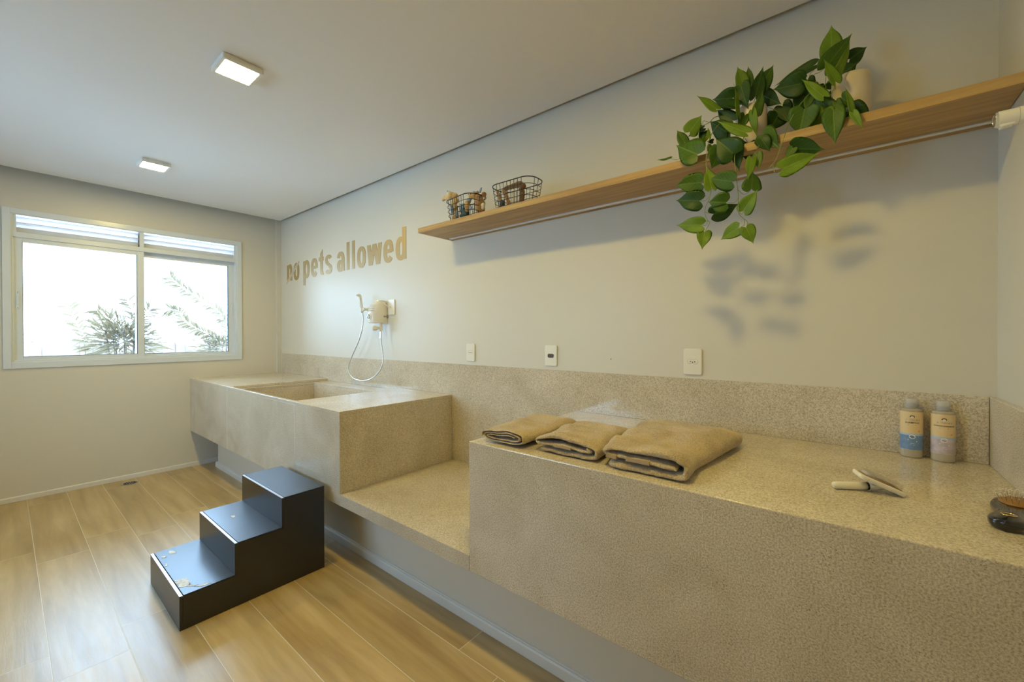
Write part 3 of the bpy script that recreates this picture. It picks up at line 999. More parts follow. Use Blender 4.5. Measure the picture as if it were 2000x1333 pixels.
# ================================================================== LETTERING
def ringarc(cx, cy, rx, ry, ix, iy, a0, a1, icx=None, icy=None, n=28):
    O, I = [], []
    icx = cx if icx is None else icx
    icy = cy if icy is None else icy
    e = 0.86
    def sp(v):
        return math.copysign(abs(v) ** e, v)
    for k in range(n + 1):
        a = math.radians(a0 + (a1 - a0) * k / n)
        O.append((cx + rx * sp(math.cos(a)), cy + ry * sp(math.sin(a))))
        I.append((icx + ix * sp(math.cos(a)), icy + iy * sp(math.sin(a))))
    return O, I
XH = 0.178
SW = 0.0505
TH = 0.0395
LZ = 1.9015
def glyph(ch, x0, W):
    mb = MB()
    d = [-0.0022]
    def fn(p, q, a):
        return (x0 + p, a, LZ + q)
    def rect(a, b, c, e):
        mb.prism([(a, c), (b, c), (b, e), (a, e)], fn, d[0], -0.0003)
        d[0] -= 0.00002
    def poly(pts):
        mb.prism(pts, fn, d[0], -0.0003)
        d[0] -= 0.00002
    def arc(*a, **k):
        O, I = ringarc(*a, **k)
        mb.strip(O, I, fn, d[0], -0.0003)
        d[0] -= 0.00002
    ov = 0.006
    s, h, t = SW, XH, TH
    if ch == 'o':
        arc(W / 2, h / 2, W / 2, h / 2 + ov, W / 2 - s, h / 2 + ov - t, 0, 360, n=48)
    elif ch == 'n':
        rect(0, s, 0, h)
        arc((s * .5 + W) / 2, h * .60, (W - s * .5) / 2, h * .40 + ov, (W - 2 * s) / 2, h * .40 + ov - t * 1.15, 0, 160, icx=W / 2)
        rect(W - s, W, 0, h * .605)
    elif ch == 'p':
        rect(0, s, -0.077, h)
        arc(W * .52, h / 2, W * .48, h / 2 + ov, W / 2 - s, h / 2 + ov - t, 0, 360, icx=W / 2, n=48)
    elif ch == 'd':
        rect(W - s, W, 0, h * 1.43)
        arc(W * .48, h / 2, W * .48, h / 2 + ov, W / 2 - s, h / 2 + ov - t, 0, 360, icx=W / 2, n=48)
    elif ch == 'l':
        rect(0, W, 0, h * 1.43)
    elif ch == 'e':
        arc(W / 2, h / 2, W / 2, h / 2 + ov, W / 2 - s, h / 2 + ov - t, -4, 322, n=44)
        rect(s * .8, W - s * .5, h * .42, h * .42 + t * .8)
    elif ch == 't':
        sx = W * .30
        poly([(sx, h * .22), (sx + s, h * .22), (sx + s, h * 1.42), (sx, h * 1.20)])
        rect(0, W, h - t, h)
        arc(sx + s + 0.004, h * .22, s + 0.004, h * .22 + 0.003, 0.006, h * .22 - t + 0.003, 180, 285)
    elif ch == 's':
        r = h * .265
        arc(W / 2, h - r + ov * .5, W / 2, r + ov * .5, W / 2 - s * .9, r - t * .86, 22, 262)
        arc(W / 2, r - ov * .5, W / 2, r + ov * .5, W / 2 - s * .9, r - t * .86, 82, -158)
        poly([(W * .16, h * .56), (W * .40, h * .42), (W * .84, h * .44), (W * .60, h * .58)])
    elif ch == 'a':
        rect(W - s * 1.15, W - s * .1, 0, h * .70)
        arc(W * .48, h * .66, W * .46, h * .34 + ov, W * .46 - s, h * .34 + ov - t, 0, 172)
        arc(W * .43, h * .285, W * .43, h * .285 + ov, W * .43 - s, h * .285 - t * .8, 0, 360, n=40)
        poly([(W - s * .5, 0), (W, 0), (W - s * .1, h * .2), (W - s * .6, h * .2)])
    elif ch == 'w':
        q = s * 1.08
        m = W / 2
        poly([(0, h), (q, h), (W * .30 + q * .35, 0), (W * .30 - q * .75, 0)])
        poly([(m - q * .55, h), (m + q * .45, h), (W * .30 + q * .35, 0), (W * .30 - q * .6, 0)])
        poly([(m - q * .45, h), (m + q * .55, h), (W * .70 + q * .6, 0), (W * .70 - q * .35, 0)])
        poly([(W - q, h), (W, h), (W * .70 + q * .75, 0), (W * .70 - q * .35, 0)])
    return mb
lt = thing('wall_lettering', 'gold wall lettering reading "no pets allowed" with the word no struck through', 'lettering', (1.28, 0, 1.82))
for ch, a, b in (('n', .2014, .3319), ('o', .3638, .5056), ('p', .5976, .740), ('e', .7699, .9129), ('t', .9383, 1.0354), ('s', 1.0671, 1.2007),
                 ('a', 1.2956, 1.4380), ('l', 1.4708, 1.5184), ('l', 1.5664, 1.6125), ('o', 1.6483, 1.791), ('w', 1.8102, 2.0338), ('e', 2.0545, 2.195), ('d', 2.2271, 2.3654)):
    glyph(ch, a, b - a).build('letter_' + ch, M['gold'], lt)
for off, wd, mt_, dd in ((0.0, 0.0045, 'gold', -0.0042), (0.0078, 0.0048, 'strike', -0.0036), (-0.0075, 0.0045, 'strike', -0.0036)):
    a, b = Vector((0.1917, 1.880)), Vector((0.4985, 2.087))
    n = (b - a).normalized()
    n = Vector((-n.y, n.x))
    a2, b2 = a + n * off, b + n * off
    MB().prism([tuple(a2 - n * wd), tuple(b2 - n * wd), tuple(b2 + n * wd), tuple(a2 + n * wd)], lambda p, q, z: (p, z, q), dd, -0.0003).build(
        'strike_line', M[mt_], lt)

# ================================================================== SHOWER HEATER
def slab_half(cx, y0, rx, ry, z, n=22, e=0.75):
    r = []
    for k in range(n + 1):
        a = PI * k / n
        c, s_ = math.cos(a), math.sin(a)
        r.append((cx + rx * math.copysign(abs(c) ** e, c), y0 - ry * abs(s_) ** e, z))
    return r
hx = 2.040
ht = thing('shower_heater', 'white wall-mounted electric shower heater with dial and tap above the sink', 'shower heater', (hx, 0, 1.28))
rs = []
for z, k in ((1.398, .90), (1.402, .97), (1.42, 1.0), (1.46, 1.02), (1.49, 1.0), (1.515, .93), (1.535, .84), (1.553, .74), (1.566, .64), (1.574, .54)):
    rs.append(slab_half(hx, -0.012, 0.074 * (0.55 + 0.45 * k), 0.112 * k, z))
MB().rings(rs).build('body', M['plastic'], ht, smooth=False, bevel=0.002)
MB().box(hx - 0.070, hx + 0.070, -0.012, -0.0005, 1.392, 1.555).build('back_plate', M['plastic'], ht, bevel=0.003)
MB().rings([slab_half(hx + 0.005, -0.02, 0.040, 0.055, 1.573), slab_half(hx + 0.005, -0.02, 0.038, 0.052, 1.5835), slab_half(hx + 0.005, -0.02, 0.033, 0.045, 1.586)]).build('top_cap', M['plastic'], ht)
lr = MB()
for z, k in ((1.500, 1.0), (1.5155, .945), (1.530, .87), (1.5445, .80)):
    r0 = slab_half(hx, -0.012, 0.075 * (0.55 + 0.45 * k), 0.1145 * k, z - 0.0012)[7:]
    r1 = slab_half(hx, -0.012, 0.075 * (0.55 + 0.45 * k), 0.1145 * k, z + 0.0012)[7:]
    lr.rings([r0, r1], cap=True)
lr.build('vent_rib', plain('grey_vent_line', (0.42, 0.41, 0.38), 0.5), ht)
dl = MB().lathe([(0.031, -0.004), (0.031, 0.003), (0.027, 0.006)], (hx - 0.004, -0.1225, 1.452), n=28, axis='-y').build('dial_ring', M['plastic'], ht)
dk = MB().lathe([(0.021, 0.003), (0.020, 0.012), (0.016, 0.014)], (hx - 0.004, -0.1225, 1.452), n=24, axis='-y')
mt = Matrix.Translation((hx - 0.004, -0.137, 1.452)) @ Matrix.Rotation(0.7, 4, 'Y')
dk.box(-0.004, 0.004, -0.003, 0.006, -0.018, 0.018, mt)
dk.build('dial_knob', plain('light_grey_plastic', (0.60, 0.60, 0.58), 0.3), ht, bevel=0.001)
tp = MB().tube([(2.087, -0.05, 1.398), (2.087, -0.05, 1.325)], 0.011, 14)
tp.tube([(2.087, -0.05, 1.378), (2.087, -0.05, 1.340)], 0.016, 14)
tp.tube([(2.087, -0.045, 1.358), (2.078, -0.085, 1.356)], 0.0125, 14)
tp = tp.build('tap', M['plastic'], ht, smooth=False, bevel=0.001)
kn = MB()
a, b = Vector((2.079, -0.083, 1.356)), Vector((2.070, -0.118, 1.354))
ax = (b - a).normalized()
u = ax.orthogonal().normalized()
w_ = ax.cross(u)
rr = []
for t_, r_ in ((0, .014), (.1, .0185), (.85, .0175), (1.0, .013)):
    rr.append([a.lerp(b, t_) + (u * math.cos(2 * PI * k / 24) + w_ * math.sin(2 * PI * k / 24)) * r_ * (1 + .10 * math.cos(6 * 2 * PI * k / 24)) for k in range(24)])
kn.rings(rr).build('tap_knob', M['plastic'], tp)
MB().tube([(2.087, -0.05, 1.327), (2.088, -0.052, 1.275)], 0.0085, 12).build('hose_nut', M['chrome'], ht)
hose_pts = [(1.832, -0.062, 1.500), (1.846, -0.064, 1.455), (1.849, -.066, 1.4198), (1.8364, -.068, 1.3476), (1.7933, -.07, 1.2617), (1.7309, -.07, 1.1808), (1.6544, -.068, 1.0908),
            (1.6086, -.066, 1.0205), (1.6146, -.066, .9728), (1.6783, -.066, .9254), (1.7901, -.066, .9079), (1.8979, -.066, .9152), (2.0019, -.066, .9459),
            (2.0803, -.064, .9982), (2.1189, -.062, 1.0442), (2.1301, -.058, 1.0947), (2.1166, -.055, 1.1632), (2.100, -.053, 1.2257), (2.088, -.052, 1.285)]
sp_ = smooth_pts(hose_pts, 14)
MB().tube(sp_, 0.0058, 10, radii=[0.0058 + 0.0005 * math.sin(i * 1.9) for i in range(len(sp_))]).build('hose', M['hose'], ht, smooth=True)
wr = smooth_pts([(2.105, -0.03, 1.555), (2.125, -0.035, 1.552), (2.150, -0.025, 1.535), (2.1675, -0.012, 1.5275)], 6)
MB().tube(wr, 0.0035, 8).build('power_cable', M['plastic'], ht, smooth=True)
MB().lathe([(0.015, 0), (0.015, 0.012), (0.009, 0.016), (0.009, 0.04)], (2.108, 0, 1.452), n=18, axis='-y').build('pipe_inlet', plain('grey_fitting', (0.35, 0.34, 0.32), 0.4), ht)

hs_ = thing('hand_shower', 'slim white hand shower on a wall bracket left of the heater', 'hand shower', (1.83, 0, 1.50))
MB().lathe([(0.026, 0.0005), (0.026, 0.008), (0.013, 0.014), (0.012, 0.045), (0.017, 0.05), (0.017, 0.066)], (1.838, 0, 1.522), n=24, axis='-y').build('wall_bracket', M['plastic'], hs_, bevel=0.001)
MB().tube([(1.8325, -0.062, 1.497), (1.8300, -0.064, 1.512), (1.827, -0.066, 1.545), (1.819, -0.070, 1.60), (1.813, -0.073, 1.642)], 0.011, 16,
          radii=[0.0095, 0.0105, 0.0115, 0.0125, 0.0125]).build('handle', M['plastic'], hs_, smooth=True)
MB().tube([(1.8328, -0.062, 1.490), (1.8312, -0.063, 1.503)], 0.0098, 14).build('hose_nut', M['chrome'], hs_)
MB().tube([(1.813, -0.070, 1.640), (1.811, -0.084, 1.642), (1.809, -0.104, 1.640)], 0.012, 16, radii=[0.012, 0.011, 0.008]).build('spray_head', M['plastic'], hs_, smooth=True)
MB().box(1.8225, 1.8285, -0.0805, -0.0775, 1.535, 1.62).build('trigger_strip', plain('grey_strip', (0.5, 0.5, 0.5), 0.4), hs_)

# ================================================================== RIGHT WALL FITTING
wf = thing('wall_fitting', 'white cylindrical wall fitting with chrome-rimmed end, under the shelf at the right wall', 'wall fitting', (5.40, -0.35, 1.841))
cy, cz = -0.35, 1.8625
MB().lathe([(0.0195, 5.366), (0.0205, 5.369), (0.0205, 5.4025)], (0, cy, cz), n=32, axis='x').build('sleeve', M['plastic'], wf, bevel=0.0006)
MB().lathe([(0.0175, 5.4025), (0.0215, 5.4035), (0.0215, 5.4343)], (0, cy, cz), n=32, axis='x').build('mount', M['plastic'], wf, bevel=0.0006)
MB().strip(*[[(r * math.cos(2 * PI * k / 32), r * math.sin(2 * PI * k / 32)) for k in range(32)] for r in (0.0202, 0.0135)],
           lambda p, q, a: (a, cy + p, cz + q), 5.3605, 5.3672, closed=True).build('end_ring', M['chrome'], wf, bevel=0.0012)
MB().lathe([(0.0134, 5.3635), (0.0134, 5.3668)], (0, cy, cz), n=24, axis='x').build('end_face', M['steel'], wf)
MB().prism([(5.368, 1.848), (5.372, 1.8385), (5.394, 1.8405), (5.400, 1.850)], lambda p, q, a: (p, a, q), cy - 0.012, cy + 0.012).build('lower_lug', M['plastic'], wf, bevel=0.002)

# ================================================================== TOWELS
def ribbon_towel(name, label, path, th, w, h, x0, y0, y1, x1shift, seed, bulge=0.0, cover=0.0, band=None, sagback=0.0, wr=0.004):
    """path: section polyline in units of (w, h); ribbon of thickness th swept from y0 (front) to y1 (back)"""
    P = smooth_pts([(p[0] * w, 0, p[1] * h) for p in path], 6)
    n = len(P)
    tan = [(P[min(i + 1, n - 1)] - P[max(i - 1, 0)]).normalized() for i in range(n)]
    nor = [Vector((-t.z, 0, t.x)) for t in tan]
    mb = MB()
    NS = 46
    secs = []
    for j in range(NS + 1):
        f = j / NS
        y = y0 + (y1 - y0) * f
        e = min(f, 1 - f) * NS
        k = 1.0 if e >= 2 else (0.55, 0.88)[int(e)]
        out = []
        for side in (1, -1):
            rng = range(n) if side == 1 else range(n - 1, -1, -1)
            for i in rng:
                tt = th[i * (len(th) - 1) // (n - 1)] if isinstance(th, (list, tuple)) else th
                endk = min(1.0, 0.55 + 0.25 * min(i, n - 1 - i))
                p = P[i] + nor[i] * side * tt * 0.5 * k * endk
                x, z = p.x, p.z
                zz = max(0.0, z)
                q = Vector((x * 7 + seed, y * 5, zz * 10))
                lift = zz / h
                wob = noise.noise(q) * wr * 1.7 + noise.noise(q * 3.1) * wr * 0.9
                zz += wob * lift
                rid = noise.noise(Vector((x * 5 + y * 4 + seed * 3, y * 12, 0))) * wr * 2.4
                zz += rid * lift * lift
                zz *= 1 - sagback * f * f
                fw = 0.0025 * noise.noise(Vector((x * 60, zz * 60, seed)))
                xx = x + noise.noise(Vector((y * 6, zz * 8, seed))) * wr * 1.2 + bulge * f * (x / w) * math.sin(min(1, f * 1.15) * PI * .5)
                yy = y + (noise.noise(Vector((x * 22, zz * 30, seed + 4))) * 0.007 + 0.010 * (x / w - .5) * 0) * (1 - f) + fw
                out.append(Vector((x0 + xx + x1shift * f, yy, HT + 0.0032 + zz)))
        secs.append(out)
    V = [[mb.bm.verts.new(p) for p in s] for s in secs]
    m = len(V[0])
    for a, b in zip(V[:-1], V[1:]):
        for i in range(m):
            mb.face([a[i], a[(i + 1) % m], b[(i + 1) % m], b[i]])
    for s in (V[0], V[-1]):
        for i in range(n - 1):
            mb.face([s[i], s[i + 1], s[m - 2 - i], s[m - 1 - i]])
    t = thing(name, label, 'towel', (x0 + w / 2, (y0 + y1) / 2, HT), 'folded towels on the counter')
    o = mb.build('folded_cloth', M['terry'], t, smooth=True, sub=2)
    for nm_, sc_, st_ in (('pile', .0045, .0030), ('pile_clumps', .016, .0034)):
        tx = bpy.data.textures.new('terry_' + nm_, 'CLOUDS')
        tx.noise_scale = sc_
        tx.noise_depth = 2
        dm = o.modifiers.new(nm_, 'DISPLACE')
        dm.texture = tx
        dm.strength = st_ * (0.55 if th == 0.0062 else 1.0)
        dm.mid_level = 0.5
    if band:
        for (ba, bb_) in band:
            b2 = MB()
            O, I = [], []
            rows = []
            for i in range(n):
                if ba <= i / (n - 1) <= bb_:
                    tt = (th[i * (len(th) - 1) // (n - 1)] if isinstance(th, (list, tuple)) else th) * 0.34
                    pa, pb = P[i] + nor[i] * tt, P[i] - nor[i] * tt
                    rows.append([Vector((x0 + q.x, yy, HT + 0.0032 + q.z)) for q, yy in ((pa, y0 - 0.003), (pb, y0 - 0.003), (pb, y0 + 0.03), (pa, y0 + 0.03))])
            b2.rings(rows).build('woven_band', M['weave'], t)
    return t

# left towel: thin, many layers
p1 = []
for k in range(0, 41):
    f = k / 40
    a = PI * 0.15 + f * 2 * PI * 2.45
    ax_, az_ = 0.30 + 0.19 * f, 0.07 + 0.37 * f
    c, s_ = math.cos(a), math.sin(a)
    p1.append((0.5 + ax_ * math.copysign(abs(c) ** .55, c), 0.48 + az_ * math.copysign(abs(s_) ** .8, s_)))
ribbon_towel('folded_towel', 'thin folded tan towel with many narrow layers, leftmost of the three on the counter', p1, 0.0062, 0.222, 0.056, 3.930, -0.806, -0.385, -0.022, 1.3, wr=0.006, sagback=.1)
# middle towel
p2 = [(.84, .66), (.90, .50), (.80, .44), (.5, .50), (.2, .48), (.07, .52), (.045, .66), (.14, .82), (.35, .87), (.6, .84), (.82, .84), (.955, .74), (.975, .45), (.93, .17), (.6, .12), (.3, .14), (.12, .16)]
ribbon_towel('folded_towel', 'folded tan towel with a rounded left edge, in the middle of the three', p2, [0.010, 0.0125, 0.0150, 0.0155, 0.014], 0.258, 0.058, 4.172, -0.786, -0.395, -0.045, 4.7,
             band=[(.16, .22)], wr=0.007, sagback=.12)
# right towel
p3 = [(.88, .42), (.72, .49), (.45, .52), (.2, .51), (.07, .55), (.035, .70), (.12, .84), (.35, .87), (.6, .85), (.83, .83), (.955, .66), (.975, .40), (.92, .15), (.6, .12), (.3, .12), (.08, .13)]
ribbon_towel('folded_towel', 'thickest folded tan towel, rightmost of the three, with a ribbed woven band in its fold', p3, [0.015, 0.018, 0.0195, 0.021, 0.019], 0.266, 0.070, 4.449, -0.800, -0.245, -0.060, 9.1,
             bulge=0.10, band=[(.10, .17), (.20, .27)], wr=0.009, sagback=.1)

# ================================================================== BOTTLES
def text_bm(body, size, res=3):
    c = bpy.data.curves.new('t', 'FONT')
    c.body = body
    c.size = size
    c.align_x = 'CENTER'
    c.resolution_u = res
    c.offset = size * 0.012
    o = bpy.data.objects.new('t', c)
    COL.objects.link(o)
    dg = bpy.context.evaluated_depsgraph_get()
    me = bpy.data.meshes.new_from_object(o.evaluated_get(dg))
    bpy.data.objects.remove(o, do_unlink=True)
    bm = bmesh.new()
    bm.from_mesh(me)
    bpy.data.meshes.remove(me)
    return bm

RX, RY = 0.0288, 0.0225
def on_bottle(cx, cyb, x, z, e=0.0006):
    """wrap x (metres around the front) on to the oval"""
    a = x / (RX * 0.95)
    return Vector((cx + (RX + e) * math.sin(a), cyb - (RY + e) * math.cos(a), z))

def bottle(cx, cyb, name, label, lower, title, emblem_mat):
    t = thing(name, label, 'bottle', (cx, cyb, HT), 'pet care bottles by the backsplash')
    z = HT
    body = [(.90, .0005), (.985, .004), (1.0, .010), (1.0, .155), (.985, .162), (.92, .1655), (.62, .168), (.50, .170)]
    rs = [[(cx + RX * k * math.cos(2 * PI * i / 40), cyb + RY * k * math.sin(2 * PI * i / 40), z + h) for i in range(40)] for k, h in body]
    MB().rings(rs).build('bottle_body', M['bot_clear'], t, smooth=False, bevel=0.0006)
    nk = MB().lathe([(0.0150, .1695), (0.0150, .1745), (0.0163, .1752), (0.0163, .1775), (0.0150, .1785), (0.0150, .182)], (cx, cyb, z), n=32)
    nk.build('neck', plain('grey_neck_plastic', (0.42, 0.42, 0.43), 0.2), t)
    cp = MB().lathe([(0.0168, .1822), (0.0172, .186), (0.0170, .1985), (0.0155, .2005)], (cx, cyb, z), n=32)
    cp.build('cap', M['bot_cap'], t)
    def wrap(z0, z1, mat, nm, e, par, half=1.0):
        n = 36
        w = 2 * PI * half
        mb = MB()
        o0, o1 = [], []
        rows = []
        for i in range(n):
            a = -w / 2 + w * i / n
            rows.append(a)
        rs_ = []
        for zz in (z0, z1):
            rs_.append([(cx + (RX + e) * math.sin(a), cyb - (RY + e) * math.cos(a), z + zz) for a in rows])
        mb.rings(rs_, cap=False)
        return mb.build(nm, mat, par, smooth=True)
    lb = wrap(.027, .157, M['cream_label'], 'label', 0.0004, t)
    wrap(.0275, .0765, lower, 'lower_panel', 0.0006, lb)
    wrap(.0765, .083, M['ltblue_label'], 'blue_band', 0.0006, lb)
    def put(body_, size, x, zz, mat, nm):
        bm = text_bm(body_, size)
        for v in bm.verts:
            p = on_bottle(cx, cyb, v.co.x + x, z + zz + v.co.y, 0.0009)
            v.co = p
        mb = MB()
        mb.bm.free()
        mb.bm = bm
        return mb.build(nm, mat, lb)
    put(title, 0.0072 if len(title) < 9 else 0.0058, 0.0, .1175, M['ink'], 'print')
    for ch, dx, mt_ in (('P', -.0145, 'ink_blue'), ('T', -.0055, 'ink_orange'), ('O', .0, 'ink_blue'), ('U', .0055, 'ink_orange'), ('C', .011, 'ink'), ('E', .0163, 'ink_blue')):
        put(ch, 0.0066, dx, .1275, M[mt_], 'print')
    put('natural', 0.0042, 0.0, .0705, M['ink'], 'print')
    def patch(x0, x1, z0, z1, mat, e=0.0009, rnd=0.001):
        mb = MB()
        pts = rrect(x0, x1, z0, z1, rnd, 3)
        vs = [mb.bm.verts.new(on_bottle(cx, cyb, p, z + q, e)) for p, q in pts]
        mb.face(vs)
        return mb.build('print', mat, lb)
    patch(-.0105, .0095, .1115, .1125, M['ink'], rnd=0.0004)
    patch(-.009, .010, .1005, .1010, M['ink_orange'], rnd=0.0002)
    patch(-.009, .010, .0955, .0960, M['ink_orange'], rnd=0.0002)
    patch(-.009, .007, .0905, .0910, M['ink_orange'], rnd=0.0002)
    patch(.0135, .0195, .0895, .0955, M['ink_orange'], rnd=0.0029)
    patch(-.0075, .0075, .066, .0795, M['ink_white'], e=0.0008, rnd=0.006)
    # small emblem above the name: brown arc with white spot
    mb = MB()
    O, I = ringarc(0, 0, .0058, .0050, .0036, .0028, -20, 200)
    for a, b in ((O, I),):
        va = [mb.bm.verts.new(on_bottle(cx, cyb, p, z + .1405 + q, 0.001)) for p, q in a]
        vb = [mb.bm.verts.new(on_bottle(cx, cyb, p, z + .1405 + q, 0.001)) for p, q in b]
        for i in range(len(a) - 1):
            mb.face([va[i], va[i + 1], vb[i + 1], vb[i]])
    mb.build('emblem', M['ink'], lb)
    patch(-.0038, .0036, .1365, .1405, M['ink_white'], rnd=0.0019)
    patch(-.0105, -.0085, .060, .0635, M['ink_white'], rnd=0.0009)
    patch(.0095, .0115, .0555, .059, M['ink_white'], rnd=0.0009)
    patch(-.004, .005, .050, .0508, M['ink_white'], rnd=0.0003)
    patch(-.005, .006, .044, .0448, M['ink_white'], rnd=0.0003)
    return t
bottle(5.2335, -0.037, 'shampoo_bottle', 'shampoo bottle with a cream and dark blue label, left of the two bottles', M['blue_label'], 'SHAMPOO', None)
bottle(5.3085, -0.043, 'conditioner_bottle', 'conditioner bottle with a cream and grey-pink label, right of the two bottles', M['pink_label'], 'CONDICIONADOR', None)

# ================================================================== WHITE SLICKER BRUSH
br = thing('slicker_brush', 'white slicker brush with fine steel pins and a black ring, lying on the counter', 'pet brush', (5.11, -0.54, HT))
A0, A1, A2 = Vector((5.029, -.580, HT + .0105)), Vector((5.1045, -.5345, HT + .0115)), Vector((5.148, -.508, HT + .019))
ax = (A1 - A0)
pts = [A0 + ax * t_ for t_ in (0, .03, .08, .2, .5, .8, .95)]
MB().tube(pts, .01, 18, radii=[.003, .0075, .0094, .0102, .0104, .0102, .0100]).build('handle', M['brush_white'], br, smooth=True)
MB().tube([A0 + ax * .945, A0 + ax * 1.0], .0106, 20).build('ring', M['eye'], br)
MB().tube([A0 + ax * .995, A0 + ax * 1.12, A0 + ax * 1.35, A2], .01, 18, radii=[.0102, .0104, .0098, .008]).build('neck', M['brush_white'], br, smooth=True)
d1 = Vector((.0935, .031, -.0415)).normalized()
d2 = Vector((-.30, .95, 0))
d2 = (d2 - d1 * d2.dot(d1)).normalized()
nn = d1.cross(d2).normalized()
if nn.z < 0:
    nn = -nn
cen = Vector((5.1365, -.567, HT + .0285)) + d2 * .030
mt = Matrix((d1, d2, nn)).transposed().to_4x4()
mt.translation = cen
pl = MB()
Rr = rrect(-.0545, .0545, -.029, .029, .012)
R2 = rrect(-.0525, .0525, -.027, .027, .011)
pl.rings([[mt @ Vector((p, q, -.0065 - .003 * (1 - (p / .055) ** 2))) for p, q in R2], [mt @ Vector((p, q, -.0025)) for p, q in Rr],
          [mt @ Vector((p, q, .0025)) for p, q in Rr], [mt @ Vector((p, q, .0042)) for p, q in R2]])
pl.build('head', M['brush_white'], br, smooth=False, bevel=0.001)
MB().rings([[mt @ Vector((p, q, z)) for p, q in rrect(-.044, .044, -.022, .022, .006)] for z in (.004, .0055)]).build('pin_pad', M['cushion'], br)
pn = MB()
random.seed(8)
for i in range(22):
    for j in range(11):
        x = -.040 + .080 * i / 21
        y = -.019 + .038 * j / 10
        lean = .0025 + random.uniform(-.0004, .0004)
        a, b, c = mt @ Vector((x, y, .005)), mt @ Vector((x + .0008, y, .0125)), mt @ Vector((x + .0008 + lean, y, .0180))
        pn.tube([a, b, c], .00036, 3)
pn = pn.build('pins', M['pin'], br)
pn['kind'] = 'stuff'

# ================================================================== BLACK BRUSH
bb_ = thing('cushion_brush', 'black lacquered cushion brush with amber pad and bead-tipped pins, at the right edge', 'hair brush', (5.35, -.56, HT))
ca, cb = Vector((5.3320, -.634, 0)), Vector((5.3730, -.505, 0))
dv = (cb - ca).normalized()
pv = Vector((-dv.y, dv.x, 0))
def outline(k=1.0, inset=0.0):
    prof_ = [(-.031, 0), (-.029, .012), (-.022, .0225), (-.008, .0285), (.006, .029), (.022, .0255), (.040, .0225), (.054, .0215), (.068, .0245), (.086, .0325), (.105, .0395),
             (.128, .0410), (.150, .0380), (.168, .029), (.178, .016), (.181, 0)]
    q = smooth_pts([(a, b, 0) for a, b in prof_], 3)
    up_ = [(p.x, max(0, p.y - inset)) for p in q]
    full = up_ + [(a, -b) for a, b in up_[-2:0:-1]]
    return [(ca + dv * a + pv * b) for a, b in full]
rs = []
for z, ins in ((.0008, .010), (.004, .003), (.010, .0), (.018, .0), (.0235, .003), (.026, .009)):
    rs.append([Vector((p.x, p.y, HT + z)) for p in outline(inset=ins)])
MB().rings(rs).build('paddle_body', M['brush_black'], bb_, smooth=True, bevel=0)
# hang ring
cr = ca + dv * .012
ringpts = [Vector((cr.x, cr.y, HT + .0272)) + pv * (.0115 * math.cos(a)) + dv * (.0085 * math.sin(a)) for a in [2 * PI * k / 28 for k in range(28)]]
MB().tube(ringpts, .0014, 8, closed=True).build('hang_ring', M['brass'], bb_, smooth=True)
MB().rings([[Vector((cr.x, cr.y, HT + z)) + pv * (.0102 * math.cos(2 * PI * k / 24)) + dv * (.0072 * math.sin(2 * PI * k / 24)) for k in range(24)] for z in (.0262, .0268)]).build('hang_hole', M['eye'], bb_)
ch = ca + dv * .130
rs = []
for k in range(7):
    f = k / 6
    s_ = math.cos(f * PI / 2 * .96)
    rs.append([Vector((ch.x, ch.y, HT + .0255 + .011 * math.sin(f * PI / 2))) + dv * (.038 * s_ * math.cos(2 * PI * i / 32)) + pv * (.0305 * s_ * math.sin(2 * PI * i / 32)) for i in range(32)])
MB().rings(rs).build('cushion', M['cushion'], bb_, smooth=True)
pn = MB()
bd = MB()
for ir, nr in ((0, 1), (.22, 6), (.45, 11), (.68, 16), (.90, 20)):
    for i in range(nr):
        a = 2 * PI * i / nr + ir * 3
        s_ = ir
        base = Vector((ch.x, ch.y, HT + .0255 + .011 * math.sqrt(max(0, 1 - ir * ir)))) + dv * (.038 * s_ * math.cos(a)) + pv * (.0305 * s_ * math.sin(a))
        dirn = (Vector((0, 0, 1)) + (dv * math.cos(a) + pv * math.sin(a)) * .55 * s_).normalized()
        tip = base + dirn * .0165
        if tip.x > 5.4155:
            continue
        pn.tube([base, tip], .00035, 4)
        bd.ball(tip, .00105, 8)
pn = pn.build('pins', M['pin'], bb_); pn['kind'] = 'stuff'
bd = bd.build('pin_beads', M['bead'], bb_); bd['kind'] = 'stuff'

# ================================================================== WIRE BASKETS
def basket(cx, cy_, rot, lx, ly, h, label):
    t = thing('wire_basket', label, 'basket', (cx, cy_, SHT), 'black wire baskets on the shelf')
    R = Matrix.Translation((cx, cy_, SHT)) @ Matrix.Rotation(rot, 4, 'Z')
    def loop(f, z, n=6):
        sx, sy = lx * f / 2, ly * f / 2
        r = min(sx, sy) * .78
        return [R @ Vector((p, q, z)) for p, q in rrect(-sx, sx, -sy, sy, r, n)]
    MB().tube(loop(1.0, h), .0027, 8, closed=True).build('rim', M['wire'], t, smooth=True)
    w = MB()
    for f, z in ((.965, h * .74), (.93, h * .50), (.90, h * .28), (.86, .004)):
        w.tube(loop(f, z), .0016, 6, closed=True)
    w.build('side_hoops', M['wire'], t, smooth=True)
    w = MB()
    n = 8
    for i in range(n):
        u = -1 + 2 * (i + .5) / n
        xx = u * (lx / 2 - ly * .30)
        w.tube([R @ Vector((xx, -ly / 2, h)), R @ Vector((xx * .88, -ly / 2 * .86, .003)), R @ Vector((xx * .88, ly / 2 * .86, .003)), R @ Vector((xx, ly / 2, h))], .0015, 6)
    for j in range(3):
        yy = (-.5 + .5 * j) * ly * .45
        w.tube([R @ Vector((-lx / 2, yy, h)), R @ Vector((-lx / 2 * .86, yy * .88, .003)), R @ Vector((lx / 2 * .86, yy * .88, .003)), R @ Vector((lx / 2, yy, h))], .0015, 6)
    w.build('upright_wires', M['wire'], t)
    return t
